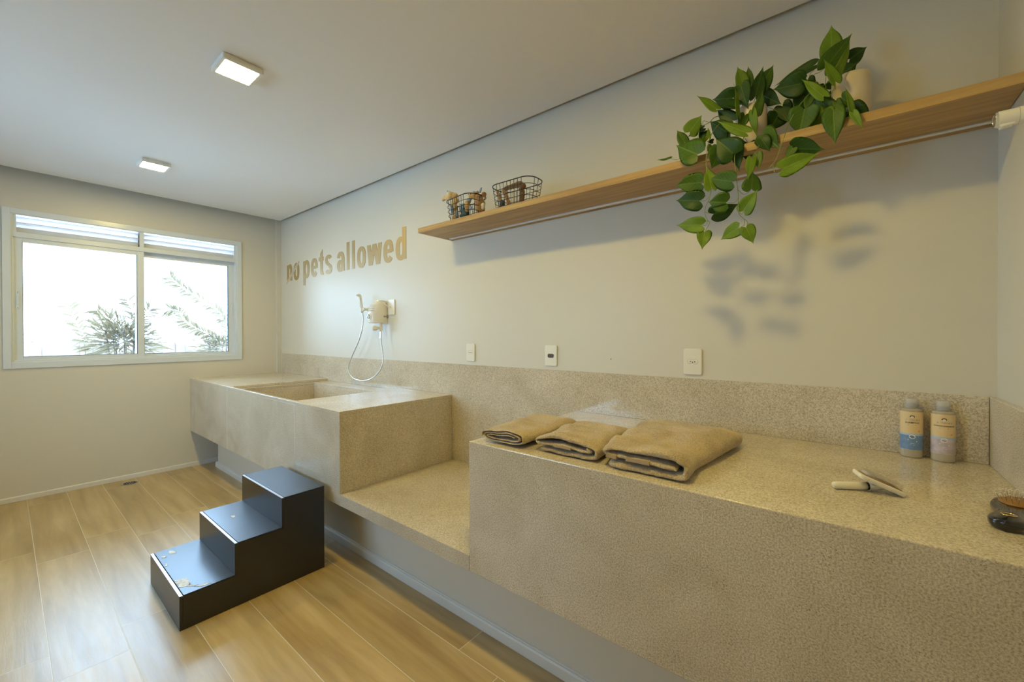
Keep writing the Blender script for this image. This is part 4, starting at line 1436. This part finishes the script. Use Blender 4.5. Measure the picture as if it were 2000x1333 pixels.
basket(3.262, -.228, -.14, .270, .155, .124, 'black wire basket holding blue and tan plush toys, left one on the shelf')
basket(3.655, -.226, .02, .285, .150, .128, 'black wire basket holding dark brown plush toys, right one on the shelf')

def plush(name, label, parts):
    """parts: list of (part name, material, [(x,y,z,r)...])"""
    allp = [b for _, _, bl in parts for b in bl]
    cx = sum(b[0] for b in allp) / len(allp)
    cyy = sum(b[1] for b in allp) / len(allp)
    t = thing(name, label, 'plush toy', (cx, cyy, min(b[2] - b[3] for b in allp)), 'plush dog toys in the baskets')
    for nm, mat, bl in parts:
        mb = MB()
        for b in bl:
            mb.ball(b[:3], b[3], 14, b[4] if len(b) > 4 else (1, 1, 1))
        mb.build(nm, mat, t, smooth=True, remesh=0.0028 if len(bl) > 1 else 0)
    return t
ZF = SHT + .006
plush('plush_duck', 'tan plush duck leaning its pale beak over the left rim of the left basket', [
    ('body', M['pl_tan'], [(3.152, -.240, 2.164, .0239), (3.180, -.240, 2.158, .0190), (3.183, -.238, 2.128, .0189), (3.166, -.236, 2.118, .0191), (3.172, -.236, 2.087, .0190), (3.178, -.236, 2.055, .0158), (3.18, -.236, 2.028, .017)]),
    ('beak', M['pl_sand'], [(3.096, -.240, 2.166, .0180, (1, 1, .85)), (3.083, -.240, 2.163, .0160, (1, 1, .8)), (3.072, -.240, 2.158, .0110), (3.11, -.240, 2.164, .0185), (3.128, -.242, 2.160, .018)]),
    ('eye_ball', M['pl_cream'], [(3.128, -.244, 2.186, .0138)]), ('pupil', M['eye'], [(3.122, -.250, 2.198, .0036)]),
    ('wing', M['pl_blue'], [(3.166, -.258, 2.096, .0105), (3.168, -.258, 2.076, .0105), (3.170, -.256, 2.058, .010)]),
    ('foot', M['pl_blue'], [(3.207, -.250, 2.040, .0126, (.8, 1, 1.3))]), ('foot', M['pl_sand'], [(3.172, -.252, 2.022, .011, (1, 1, 1.4))])])
plush('plush_bear', 'brown plush bear with pale blue horns and belly patch, right side of the left basket', [
    ('body', M['pl_brown'], [(3.345, -.225, 2.126, .0250), (3.366, -.225, 2.108, .0260), (3.372, -.222, 2.078, .0320), (3.375, -.222, 2.045, .030)]),
    ('snout', M['pl_tan'], [(3.316, -.236, 2.128, .0178), (3.328, -.234, 2.128, .0178)]),
    ('ear', M['pl_brown'], [(3.405, -.222, 2.124, .0150)]), ('ear', M['pl_brown'], [(3.352, -.222, 2.144, .0120)]),
    ('horn', M['pl_blue'], [(3.334, -.228, 2.150, .0068, (1.3, 1, 1)), (3.327, -.228, 2.156, .0046)]),
    ('horn', M['pl_blue'], [(3.380, -.228, 2.144, .0078), (3.385, -.228, 2.154, .0068), (3.389, -.228, 2.164, .0046)]),
    ('arm', M['pl_tan'], [(3.292, -.246, 2.090, .0165), (3.288, -.246, 2.072, .0165), (3.290, -.244, 2.054, .0160), (3.300, -.242, 2.10, .014)]),
    ('belly_patch', M['pl_blue'], [(3.313, -.250, 2.106, .0165, (1.15, .6, .62))]), ('paw', M['pl_blue'], [(3.325, -.252, 2.052, .0105, (1, .8, 1.3))]),
    ('tail', M['pl_cream'], [(3.402, -.226, 2.061, .0134), (3.402, -.226, 2.045, .0125)]),
    ('eye', M['eye'], [(3.309, -.254, 2.136, .0026)]), ('eye', M['eye'], [(3.326, -.252, 2.136, .0026)])])
plush('knitted_toy', 'small blue and green knitted toy between the duck and the bear in the left basket', [
    ('body', M['pl_green'], [(3.232, -.222, 2.082, .021), (3.232, -.222, 2.062, .022), (3.254, -.220, 2.090, .0155), (3.256, -.220, 2.045, .021), (3.244, -.220, 2.030, .022), (3.225, -.22, 2.03, .018)]),
    ('stripe', M['pl_blue'], [(3.226, -.240, 2.084, .010, (.5, .6, 1.9))]), ('stripe', M['pl_blue'], [(3.244, -.238, 2.084, .010, (.5, .6, 1.7))])])
plush('plush_dog', 'dark brown plush dog arched upright in the right basket', [
    ('body', M['pl_dark'], [(3.571, -.220, 2.120, .0125), (3.588, -.220, 2.123, .0130), (3.606, -.220, 2.122, .0142), (3.624, -.220, 2.123, .0148), (3.643, -.220, 2.123, .0155), (3.66, -.220, 2.122, .017),
                            (3.674, -.220, 2.121, .0182), (3.694, -.220, 2.108, .0167), (3.681, -.220, 2.092, .0154), (3.688, -.220, 2.077, .0153), (3.688, -.220, 2.062, .0153), (3.686, -.220, 2.048, .0146), (3.686, -.220, 2.033, .0139), (3.685, -.220, 2.018, .0135)]),
    ('foreleg', M['pl_brown'], [(3.556, -.222, 2.115, .0130), (3.564, -.222, 2.100, .0129), (3.570, -.222, 2.088, .0122), (3.578, -.222, 2.074, .0115), (3.584, -.222, 2.060, .0113), (3.591, -.222, 2.044, .0114), (3.594, -.222, 2.028, .013)]),
    ('ear', M['pl_tan'], [(3.655, -.222, 2.137, .0084, (1.4, 1, .8))]), ('collar_tag', M['pl_cream'], [(3.578, -.236, 2.129, .0055)]),
    ('eye', M['eye'], [(3.689, -.2365, 2.115, .0026)])])
plush('rope_toy', 'knotted brown and blue rope toy standing in the left end of the right basket', [
    ('rope', M['pl_brown'], [(3.521, -.232, 2.106, .0095), (3.529, -.232, 2.095, .0085), (3.534, -.232, 2.083, .0085), (3.538, -.232, 2.070, .0095), (3.545, -.232, 2.058, .0085)]),
    ('tassel', M['pl_blue'], [(3.546, -.234, 2.092, .0065, (.7, .7, 1.5))])])
can = MB().lathe([(.0135, 0.0), (.0142, .003), (.0142, .045), (.012, .048)], (3.566, -.246, SHT + .005), n=20)
tag(can.build('printed_cloth_roll', M['pl_print'], smooth=True), 'small dark blue printed cloth roll standing at the front of the right basket', 'cloth roll', None)

# ================================================================== POTTED PLANTS
def leaf_mesh(b, tip, nrm, w, tone, parent, seed):
    random.seed(seed)
    b, tip, nrm = Vector(b), Vector(tip), Vector(nrm)
    ax_ = tip - b
    Ln = ax_.length
    ax_.normalize()
    nrm = (nrm - ax_ * nrm.dot(ax_)).normalized()
    sd = ax_.cross(nrm)
    T = [-.15, -.10, -.04, .03, .12, .22, .33, .45, .57, .68, .78, .87, .94, 1.0]
    Wd = [.23, .37, .455, .495, .505, .50, .475, .43, .355, .255, .15, .065, .026, .005]
    In = [.24, .13, .05, 0, 0, 0, 0, 0, 0, 0, 0, 0, 0, 0]
    bm = bmesh.new()
    uvl = bm.loops.layers.uv.new('UVMap')
    NC = 4
    curl = random.uniform(.03, .14) * Ln
    cup = random.uniform(.10, .28)
    wav = random.uniform(0, 6)
    tw = random.uniform(-.25, .25)
    info = {}
    th = .00035
    def P(t, s, side, off):
        x = s * w
        z = -curl * max(t, 0) ** 2 * 1.2 + cup * abs(x) * (1 - .5 * abs(s)) + .010 * math.sin(t * 5 + wav) * w / .06 * abs(s) + tw * x * t
        return b + ax_ * (t * Ln) + sd * (side * x) + nrm * (z + off)
    for off, flip in ((th, False), (-th, True)):
        for side in (1, -1):
            grid = []
            for t, wd, inn in zip(T, Wd, In):
                row = []
                for c in range(NC + 1):
                    s = inn + (wd - inn) * c / NC
                    v = bm.verts.new(P(t, s, side, off if c < NC else 0))
                    info[v] = (side * s, t)
                    row.append(v)
                grid.append(row)
            for r0, r1 in zip(grid[:-1], grid[1:]):
                for c in range(NC):
                    vs = [r0[c], r0[c + 1], r1[c + 1], r1[c]]
                    if (side == 1) ^ flip:
                        vs.reverse()
                    f = bm.faces.new(vs)
                    for l in f.loops:
                        l[uvl].uv = info[l.vert]
    bmesh.ops.remove_doubles(bm, verts=bm.verts, dist=.00008)
    org = ORG[parent.name]
    bmesh.ops.translate(bm, verts=bm.verts, vec=-org)
    me = bpy.data.meshes.new('leaf')
    bm.to_mesh(me)
    bm.free()
    for f in me.polygons:
        f.use_smooth = True
    me.materials.append(M['leaf' + tone])
    o = bpy.data.objects.new('leaf', me)
    COL.objects.link(o)
    o.parent = parent
    return o

def potted(cx, cy_, r, h, label, leaves, stems, seed):
    t = thing('potted_pothos', label, 'potted plant', (cx, cy_, SHT), 'potted trailing plants on the shelf')
    z = SHT + .0005
    pr = [(r * .80, 0), (r * .90, .004), (r * .98, .02), (r, .05), (r, h - .02), (r * .985, h - .008), (r * .93, h - .001), (r * .88, h), (r * .85, h - .004), (r * .84, h - .03), (0.0, h - .03)]
    MB().lathe(pr, (cx, cy_, z), n=48, cap=False).build('pot', M['ceramic'], t, smooth=True)
    MB().lathe([(r * .835, h - .028), (r * .5, h - .022), (0.001, h - .02)], (cx, cy_, z), n=24, cap=False).build('soil', M['soil'], t, smooth=True)
    for rad, pts in stems:
        p = smooth_pts(pts, 6)
        MB().tube(p, rad, 6, radii=[rad * (1 - .35 * i / len(p)) for i in range(len(p))]).build('stem', M['stem'], t, smooth=True)
    for i, (b, tp_, n_, w, tone) in enumerate(leaves):
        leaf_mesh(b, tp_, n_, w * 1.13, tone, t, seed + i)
    # the crown of short stems rising out of the pot
    random.seed(seed)
    for i in range(7):
        a = 2 * PI * i / 7
        p0 = Vector((cx + r * .3 * math.cos(a), cy_ + r * .3 * math.sin(a), z + h - .03))
        p2 = Vector((cx - r * .9, cy_ - r * .9, z + h + .0)) + Vector((random.uniform(-.02, .02), random.uniform(-.02, .01), random.uniform(0, .03)))
        p = smooth_pts([p0, (p0 + p2) / 2 + Vector((0, 0, .03)), p2], 5)
        MB().tube(p, .0013, 6).build('stem', M['stem'], t, smooth=True)
    return t
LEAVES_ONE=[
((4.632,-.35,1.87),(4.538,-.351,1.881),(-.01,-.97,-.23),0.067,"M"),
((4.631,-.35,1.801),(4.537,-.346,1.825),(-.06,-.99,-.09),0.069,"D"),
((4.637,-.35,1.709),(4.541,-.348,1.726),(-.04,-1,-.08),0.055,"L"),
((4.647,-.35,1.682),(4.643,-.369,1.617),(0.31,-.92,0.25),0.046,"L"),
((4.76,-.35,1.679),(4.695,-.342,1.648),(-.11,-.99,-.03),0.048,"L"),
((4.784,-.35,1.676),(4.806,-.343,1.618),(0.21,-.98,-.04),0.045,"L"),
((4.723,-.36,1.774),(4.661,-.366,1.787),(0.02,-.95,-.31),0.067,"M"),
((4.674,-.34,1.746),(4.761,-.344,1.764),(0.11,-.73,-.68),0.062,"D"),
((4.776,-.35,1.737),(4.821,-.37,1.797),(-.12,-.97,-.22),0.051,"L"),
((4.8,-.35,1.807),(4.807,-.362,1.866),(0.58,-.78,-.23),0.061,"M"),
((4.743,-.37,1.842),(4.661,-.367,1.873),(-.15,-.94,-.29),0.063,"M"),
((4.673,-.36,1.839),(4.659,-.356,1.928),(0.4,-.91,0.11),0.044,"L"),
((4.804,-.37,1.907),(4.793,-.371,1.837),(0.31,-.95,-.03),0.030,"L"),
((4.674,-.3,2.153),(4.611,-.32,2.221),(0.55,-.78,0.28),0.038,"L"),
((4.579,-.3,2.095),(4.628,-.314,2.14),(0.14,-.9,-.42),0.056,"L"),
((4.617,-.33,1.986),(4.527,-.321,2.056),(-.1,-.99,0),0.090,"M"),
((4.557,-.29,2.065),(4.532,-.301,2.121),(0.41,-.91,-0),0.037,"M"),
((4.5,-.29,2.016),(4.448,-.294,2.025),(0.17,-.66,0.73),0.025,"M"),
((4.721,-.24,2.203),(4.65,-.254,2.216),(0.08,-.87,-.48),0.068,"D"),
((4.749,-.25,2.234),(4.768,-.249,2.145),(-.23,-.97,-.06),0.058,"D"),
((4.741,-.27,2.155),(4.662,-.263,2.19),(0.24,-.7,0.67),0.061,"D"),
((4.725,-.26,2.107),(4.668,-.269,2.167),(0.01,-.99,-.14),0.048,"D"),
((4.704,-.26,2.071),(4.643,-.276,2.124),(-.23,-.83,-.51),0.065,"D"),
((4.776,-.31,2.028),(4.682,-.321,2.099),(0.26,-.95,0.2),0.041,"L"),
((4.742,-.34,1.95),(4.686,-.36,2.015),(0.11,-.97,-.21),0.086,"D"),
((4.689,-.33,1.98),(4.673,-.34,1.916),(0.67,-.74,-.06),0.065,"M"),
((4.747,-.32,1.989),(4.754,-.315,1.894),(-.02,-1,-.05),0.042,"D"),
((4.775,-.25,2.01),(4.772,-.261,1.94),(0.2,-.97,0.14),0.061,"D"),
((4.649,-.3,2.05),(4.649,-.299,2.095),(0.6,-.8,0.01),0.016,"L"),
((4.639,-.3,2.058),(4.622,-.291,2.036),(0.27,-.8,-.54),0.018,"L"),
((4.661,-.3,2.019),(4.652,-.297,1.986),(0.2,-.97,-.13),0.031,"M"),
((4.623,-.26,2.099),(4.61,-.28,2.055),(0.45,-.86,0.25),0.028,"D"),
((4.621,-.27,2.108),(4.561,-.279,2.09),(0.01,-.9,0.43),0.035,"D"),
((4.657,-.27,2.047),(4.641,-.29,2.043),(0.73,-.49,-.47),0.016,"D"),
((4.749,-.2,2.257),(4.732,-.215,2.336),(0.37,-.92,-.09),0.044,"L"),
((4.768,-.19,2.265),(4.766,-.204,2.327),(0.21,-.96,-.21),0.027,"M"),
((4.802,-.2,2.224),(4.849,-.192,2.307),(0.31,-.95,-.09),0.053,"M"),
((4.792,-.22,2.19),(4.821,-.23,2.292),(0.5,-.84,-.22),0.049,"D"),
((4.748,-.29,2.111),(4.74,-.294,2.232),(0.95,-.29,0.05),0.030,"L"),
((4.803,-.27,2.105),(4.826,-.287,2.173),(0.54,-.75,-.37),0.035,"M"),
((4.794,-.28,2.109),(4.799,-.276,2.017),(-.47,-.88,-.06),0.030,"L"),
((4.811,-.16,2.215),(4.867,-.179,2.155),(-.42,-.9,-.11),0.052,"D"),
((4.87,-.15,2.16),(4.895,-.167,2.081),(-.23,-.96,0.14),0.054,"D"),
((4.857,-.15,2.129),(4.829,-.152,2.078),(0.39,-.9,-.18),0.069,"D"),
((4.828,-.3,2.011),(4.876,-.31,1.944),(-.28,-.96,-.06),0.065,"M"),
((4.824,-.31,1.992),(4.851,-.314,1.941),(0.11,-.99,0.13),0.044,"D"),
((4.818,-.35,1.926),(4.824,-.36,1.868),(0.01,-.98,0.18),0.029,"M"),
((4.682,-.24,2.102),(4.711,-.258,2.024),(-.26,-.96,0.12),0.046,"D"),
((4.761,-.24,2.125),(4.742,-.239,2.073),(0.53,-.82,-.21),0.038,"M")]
STEMS_ONE=[
(0.0016,[(4.766,-.2,2.12),(4.763,-.28,2.023),(4.745,-.33,1.954),(4.749,-.35,1.896),(4.756,-.36,1.842),(4.761,-.36,1.794),(4.761,-.36,1.757),(4.763,-.355,1.726),(4.778,-.35,1.708),(4.788,-.35,1.693),(4.784,-.35,1.676)]),
(0.0016,[(4.746,-.2,2.166),(4.702,-.25,2.135),(4.659,-.3,2.062),(4.649,-.33,1.981),(4.655,-.355,1.905),(4.67,-.355,1.841),(4.664,-.355,1.803),(4.651,-.35,1.776),(4.648,-.35,1.753),(4.657,-.35,1.725),(4.664,-.35,1.713),(4.647,-.35,1.682)]),
(0.0010,[(4.669,-.355,1.841),(4.684,-.36,1.825),(4.692,-.36,1.832),(4.695,-.365,1.841)]),
(0.0010,[(4.664,-.355,1.81),(4.65,-.35,1.799),(4.631,-.35,1.801)]),
(0.0010,[(4.655,-.35,1.874),(4.645,-.35,1.873),(4.632,-.35,1.87)]),
(0.0010,[(4.648,-.35,1.757),(4.659,-.345,1.751),(4.674,-.34,1.75)]),
(0.0010,[(4.657,-.35,1.725),(4.652,-.35,1.707),(4.637,-.35,1.709)]),
(0.0010,[(4.759,-.36,1.814),(4.774,-.355,1.795),(4.788,-.35,1.797),(4.799,-.35,1.808)]),
(0.0010,[(4.761,-.36,1.784),(4.749,-.36,1.769),(4.723,-.36,1.774)]),
(0.0010,[(4.763,-.355,1.731),(4.77,-.35,1.727),(4.776,-.35,1.737)]),
(0.0010,[(4.778,-.35,1.709),(4.777,-.35,1.686),(4.76,-.35,1.679)]),
(0.0014,[(4.728,-.2,2.152),(4.668,-.26,2.142),(4.646,-.28,2.118),(4.617,-.29,2.103),(4.608,-.3,2.053),(4.617,-.33,1.986)]),
(0.0010,[(4.646,-.28,2.118),(4.628,-.29,2.127),(4.62,-.29,2.112),(4.579,-.3,2.095)]),
(0.0010,[(4.556,-.3,2.005),(4.527,-.29,2.004),(4.499,-.29,2.017)]),
(0.0014,[(4.754,-.2,2.163),(4.739,-.24,2.123),(4.747,-.25,2.077),(4.747,-.32,1.989)]),
(0.0012,[(4.789,-.2,2.171),(4.77,-.24,2.108),(4.76,-.26,2.047),(4.775,-.25,2.01)]),
(0.0012,[(4.797,-.2,2.168),(4.817,-.16,2.171),(4.845,-.16,2.15),(4.875,-.16,2.115),(4.897,-.2,2.066)]),
(0.0010,[(4.845,-.16,2.151),(4.857,-.15,2.162),(4.856,-.15,2.186)]),
(0.0012,[(4.76,-.18,2.189),(4.754,-.2,2.212),(4.749,-.2,2.257)]),
(0.0012,[(4.777,-.18,2.183),(4.787,-.2,2.191),(4.802,-.2,2.224)]),
(0.0012,[(4.772,-.2,2.177),(4.735,-.24,2.201),(4.721,-.24,2.203)]),
(0.0012,[(4.833,-.28,2.029),(4.823,-.3,1.988),(4.81,-.35,1.93),(4.804,-.37,1.907)])]
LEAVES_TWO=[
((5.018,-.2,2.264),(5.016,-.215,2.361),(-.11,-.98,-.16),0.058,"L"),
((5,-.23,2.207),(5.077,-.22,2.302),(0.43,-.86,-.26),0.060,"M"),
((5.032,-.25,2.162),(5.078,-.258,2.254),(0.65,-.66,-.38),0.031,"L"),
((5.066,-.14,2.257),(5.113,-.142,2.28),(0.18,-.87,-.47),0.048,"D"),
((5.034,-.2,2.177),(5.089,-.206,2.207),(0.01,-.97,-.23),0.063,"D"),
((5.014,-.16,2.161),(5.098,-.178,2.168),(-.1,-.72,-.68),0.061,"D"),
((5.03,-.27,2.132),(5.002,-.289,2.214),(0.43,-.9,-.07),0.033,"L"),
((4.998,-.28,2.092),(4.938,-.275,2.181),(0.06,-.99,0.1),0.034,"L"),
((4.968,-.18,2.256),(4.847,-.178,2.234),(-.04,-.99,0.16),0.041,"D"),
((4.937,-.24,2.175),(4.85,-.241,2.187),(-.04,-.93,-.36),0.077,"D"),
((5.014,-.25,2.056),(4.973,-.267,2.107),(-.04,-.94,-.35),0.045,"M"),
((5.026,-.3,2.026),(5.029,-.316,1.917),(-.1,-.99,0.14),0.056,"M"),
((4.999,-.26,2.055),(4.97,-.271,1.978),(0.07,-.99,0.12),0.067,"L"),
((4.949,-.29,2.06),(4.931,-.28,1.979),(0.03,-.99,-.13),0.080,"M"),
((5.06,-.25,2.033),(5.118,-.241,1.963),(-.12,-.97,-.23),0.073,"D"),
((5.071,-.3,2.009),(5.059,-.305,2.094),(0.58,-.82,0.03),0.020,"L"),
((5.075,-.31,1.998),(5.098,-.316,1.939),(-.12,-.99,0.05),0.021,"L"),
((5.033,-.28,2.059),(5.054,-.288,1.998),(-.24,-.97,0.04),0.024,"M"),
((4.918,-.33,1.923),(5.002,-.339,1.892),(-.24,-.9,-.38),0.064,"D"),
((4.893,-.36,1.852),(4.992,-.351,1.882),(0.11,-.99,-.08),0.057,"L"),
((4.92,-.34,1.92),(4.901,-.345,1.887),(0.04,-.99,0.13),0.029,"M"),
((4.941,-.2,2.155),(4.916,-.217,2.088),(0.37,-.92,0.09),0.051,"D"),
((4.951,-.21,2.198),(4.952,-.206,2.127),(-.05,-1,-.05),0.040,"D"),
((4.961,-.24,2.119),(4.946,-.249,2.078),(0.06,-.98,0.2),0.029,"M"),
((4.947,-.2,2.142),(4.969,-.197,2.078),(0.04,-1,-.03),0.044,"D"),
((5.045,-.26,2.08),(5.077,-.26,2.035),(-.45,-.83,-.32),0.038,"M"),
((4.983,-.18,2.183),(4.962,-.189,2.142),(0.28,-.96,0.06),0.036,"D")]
STEMS_TWO=[
(0.0014,[(5.015,-.2,2.126),(4.97,-.22,2.146),(4.944,-.27,2.102),(4.923,-.29,2.064),(4.906,-.31,2.021),(4.897,-.34,1.971),(4.886,-.35,1.933),(4.874,-.355,1.891),(4.855,-.36,1.866)]),
(0.0010,[(4.865,-.355,1.878),(4.869,-.36,1.849),(4.88,-.36,1.843),(4.893,-.36,1.85)]),
(0.0010,[(4.889,-.35,1.942),(4.893,-.345,1.925),(4.918,-.33,1.924)]),
(0.0012,[(5.012,-.2,2.119),(5.026,-.2,2.148),(5.029,-.27,2.132)]),
(0.0012,[(5.005,-.2,2.121),(4.992,-.22,2.149),(5.016,-.24,2.155),(5.029,-.26,2.145)]),
(0.0012,[(5.01,-.2,2.119),(5.001,-.2,2.176),(5.018,-.2,2.264)]),
(0.0012,[(4.998,-.2,2.127),(4.959,-.18,2.201),(4.956,-.18,2.228),(4.968,-.18,2.24),(4.968,-.18,2.256)]),
(0.0012,[(5.001,-.2,2.123),(4.969,-.2,2.206),(4.984,-.2,2.215),(5,-.22,2.212)]),
(0.0012,[(5.019,-.2,2.116),(5.03,-.26,2.051),(5.048,-.29,2.003),(5.054,-.3,1.993),(5.075,-.31,1.989)]),
(0.0010,[(5.054,-.3,1.993),(5.06,-.3,2.004),(5.07,-.3,2.009)]),
(0.0012,[(5.005,-.2,2.112),(4.972,-.26,2.08),(4.949,-.29,2.06)]),
(0.0012,[(5.015,-.2,2.109),(5.022,-.27,2.058),(5.026,-.3,2.026)]),
(0.0012,[(5.04,-.2,2.1),(5.029,-.2,2.144),(5.034,-.2,2.177)]),
(0.0012,[(5.047,-.2,2.097),(5.04,-.24,2.065),(5.06,-.25,2.033)])]

potted(4.771, -.178, .054, .176, 'pothos in a cream pot with long trailing vines, the left plant on the shelf', LEAVES_ONE, STEMS_ONE, 100)
potted(5.070, -.165, .054, .185, 'pothos in a cream pot with tall upright leaves, the right plant on the shelf', LEAVES_TWO, STEMS_TWO, 300)

# ================================================================== OUTSIDE
tag(MB().box(-30, -0.35, -25, 22, -0.25, -0.15).build('courtyard_paving', M['out_ground']), 'pale paving outside the window', 'ground', kind='structure')
def lance(mb, p, d, n, ln, w):
    d = d.normalized()
    s = d.cross(n)
    s = s.normalized() if s.length > 1e-4 else d.orthogonal()
    nn_ = s.cross(d)
    cs = [(0, .12), (.25, .8), (.5, 1), (.75, .62), (1, .04)]
    rows = []
    for f, k in cs:
        c = p + d * (ln * f) - Vector((0, 0, 1)) * (ln * .22 * f * f)
        rows.append([c + s * (w * k / 2), c + nn_ * .0012, c - s * (w * k / 2), c - nn_ * .0004])
    mb.rings(rows)

def frond(pts, n, ln, w, mb_l, mb_s, rng, r=.004, start=.15):
    sp = smooth_pts(pts, 10)
    mb_s.tube(sp, r, 6, radii=[r * (1 - .6 * i / len(sp)) for i in range(len(sp))])
    m = len(sp)
    for i in range(n):
        f = start + (1 - start) * i / (n - 1)
        k = min(m - 2, int(f * (m - 1)))
        p = sp[k]
        t = (sp[k + 1] - sp[k]).normalized()
        for sgn in (1, -1):
            side = t.cross(Vector((-1, 0, 0))).normalized() * sgn
            d = t * .75 + side * rng.uniform(.5, .95) + Vector((rng.uniform(-.5, .5), 0, rng.uniform(-.25, .1)))
            lance(mb_l, p, d, Vector((1, rng.uniform(-.6, .6), rng.uniform(-.6, .6))), ln * rng.uniform(.7, 1.15), w)

def shrub(name, label, fronds, base, clump=None, seed=0):
    rng = random.Random(seed)
    t = thing(name, label, 'shrub', base, 'shrubs outside the window')
    ml, ms = MB(), MB()
    for pts, n, ln, w in fronds:
        frond(pts, n, ln, w, ml, ms, rng)
    if clump:
        c, R_, cnt, ln, w = clump
        for i in range(cnt):
            a, e = rng.uniform(0, 2 * PI), rng.uniform(-.5, 1.2)
            q = Vector((math.cos(a) * math.cos(e), math.sin(a) * math.cos(e), math.sin(e)))
            p = Vector(c) + Vector((q.x * R_[0], q.y * R_[1], q.z * R_[2])) * rng.uniform(.15, 1.0)
            lance(ml, p, q + Vector((0, rng.uniform(-.5, .5), rng.uniform(-.1, .5))), Vector((rng.uniform(-1, 1), rng.uniform(-1, 1), rng.uniform(-1, 1))), ln * rng.uniform(.7, 1.2), w)
        for i in range(9):
            a = 2 * PI * i / 9
            p = smooth_pts([base, Vector(c) * .5 + Vector(base) * .5 + Vector((.06 * math.cos(a), .06 * math.sin(a), 0)), Vector(c) + Vector((R_[0] * .5 * math.cos(a), R_[1] * .5 * math.sin(a), R_[2] * .4))], 6)
            ms.tube(p, .006, 6)
    fo = ml.build('foliage', M['out_leaf'], t)
    ms.build('stem', M['out_stem'], t)
    return t
shrub('garden_shrub', 'bushy shrub outside behind the centre stile of the window', [
    ([(-1.2, -1.15, .3), (-1.2, -1.18, 1.0), (-1.2, -1.24, 1.42), (-1.2, -1.36, 1.58)], 22, .14, .017),
    ([(-1.2, -1.10, .3), (-1.2, -1.05, 1.0), (-1.2, -1.02, 1.42), (-1.2, -.93, 1.62)], 22, .14, .017),
    ([(-1.1, -1.12, .3), (-1.1, -1.10, 1.0), (-1.1, -1.08, 1.5), (-1.1, -1.13, 1.70)], 20, .14, .017)],
    (-1.2, -1.14, -.15), ((-1.2, -1.17, 1.22), (.24, .28, .34), 620, .15, .019), 4)
shrub('garden_shrub', 'arching palm-like frond plant outside the right pane of the window', [
    ([(-1.3, -.15, .3), (-1.3, -.19, 1.09), (-1.3, -.24, 1.23), (-1.3, -.36, 1.33), (-1.3, -.46, 1.39), (-1.3, -.58, 1.48), (-1.3, -.64, 1.59), (-1.3, -.72, 1.62)], 56, .13, .021),
    ([(-1.6, .0, .3), (-1.6, -.04, 1.34), (-1.6, -.09, 1.53), (-1.6, -.18, 1.66), (-1.6, -.38, 1.81), (-1.6, -.56, 1.94), (-1.6, -.66, 2.04)], 58, .13, .021)],
    (-1.35, -.12, -.15), ((-1.3, -.18, 1.12), (.22, .34, .22), 420, .13, .016), 7)
shrub('garden_shrub', 'single thin leafy branch outside the left pane of the window', [
    ([(-1.75, -1.36, -.15), (-1.75, -1.41, 1.11), (-1.75, -1.43, 1.247), (-1.75, -1.452, 1.384), (-1.75, -1.504, 1.521), (-1.75, -1.536, 1.627)], 14, .13, .024)],
    (-1.75, -1.36, -.15), None, 11)
gw = MB().box(-4.10, -3.98, -1.76, .6, -.15, 1.155).box(-4.12, -3.96, -1.78, -1.66, -.15, 1.20).box(-4.12, -3.96, -1.27, -1.14, -.15, 1.20).box(-4.12, -3.96, -.12, -.0, -.15, 1.20)
gw.box(-4.12, -3.96, -.30, -.18, -.15, 1.19)
tag(gw.build('garden_wall', M['out_wall']), 'low pale garden wall with posts far outside the window', 'wall')
tag(MB().tube([(-4.03, -1.742, 1.15), (-4.03, -1.742, 1.72)], .012, 8).build('garden_pole', M['out_wall']), 'thin pole rising from the garden wall outside the left pane', 'pole')
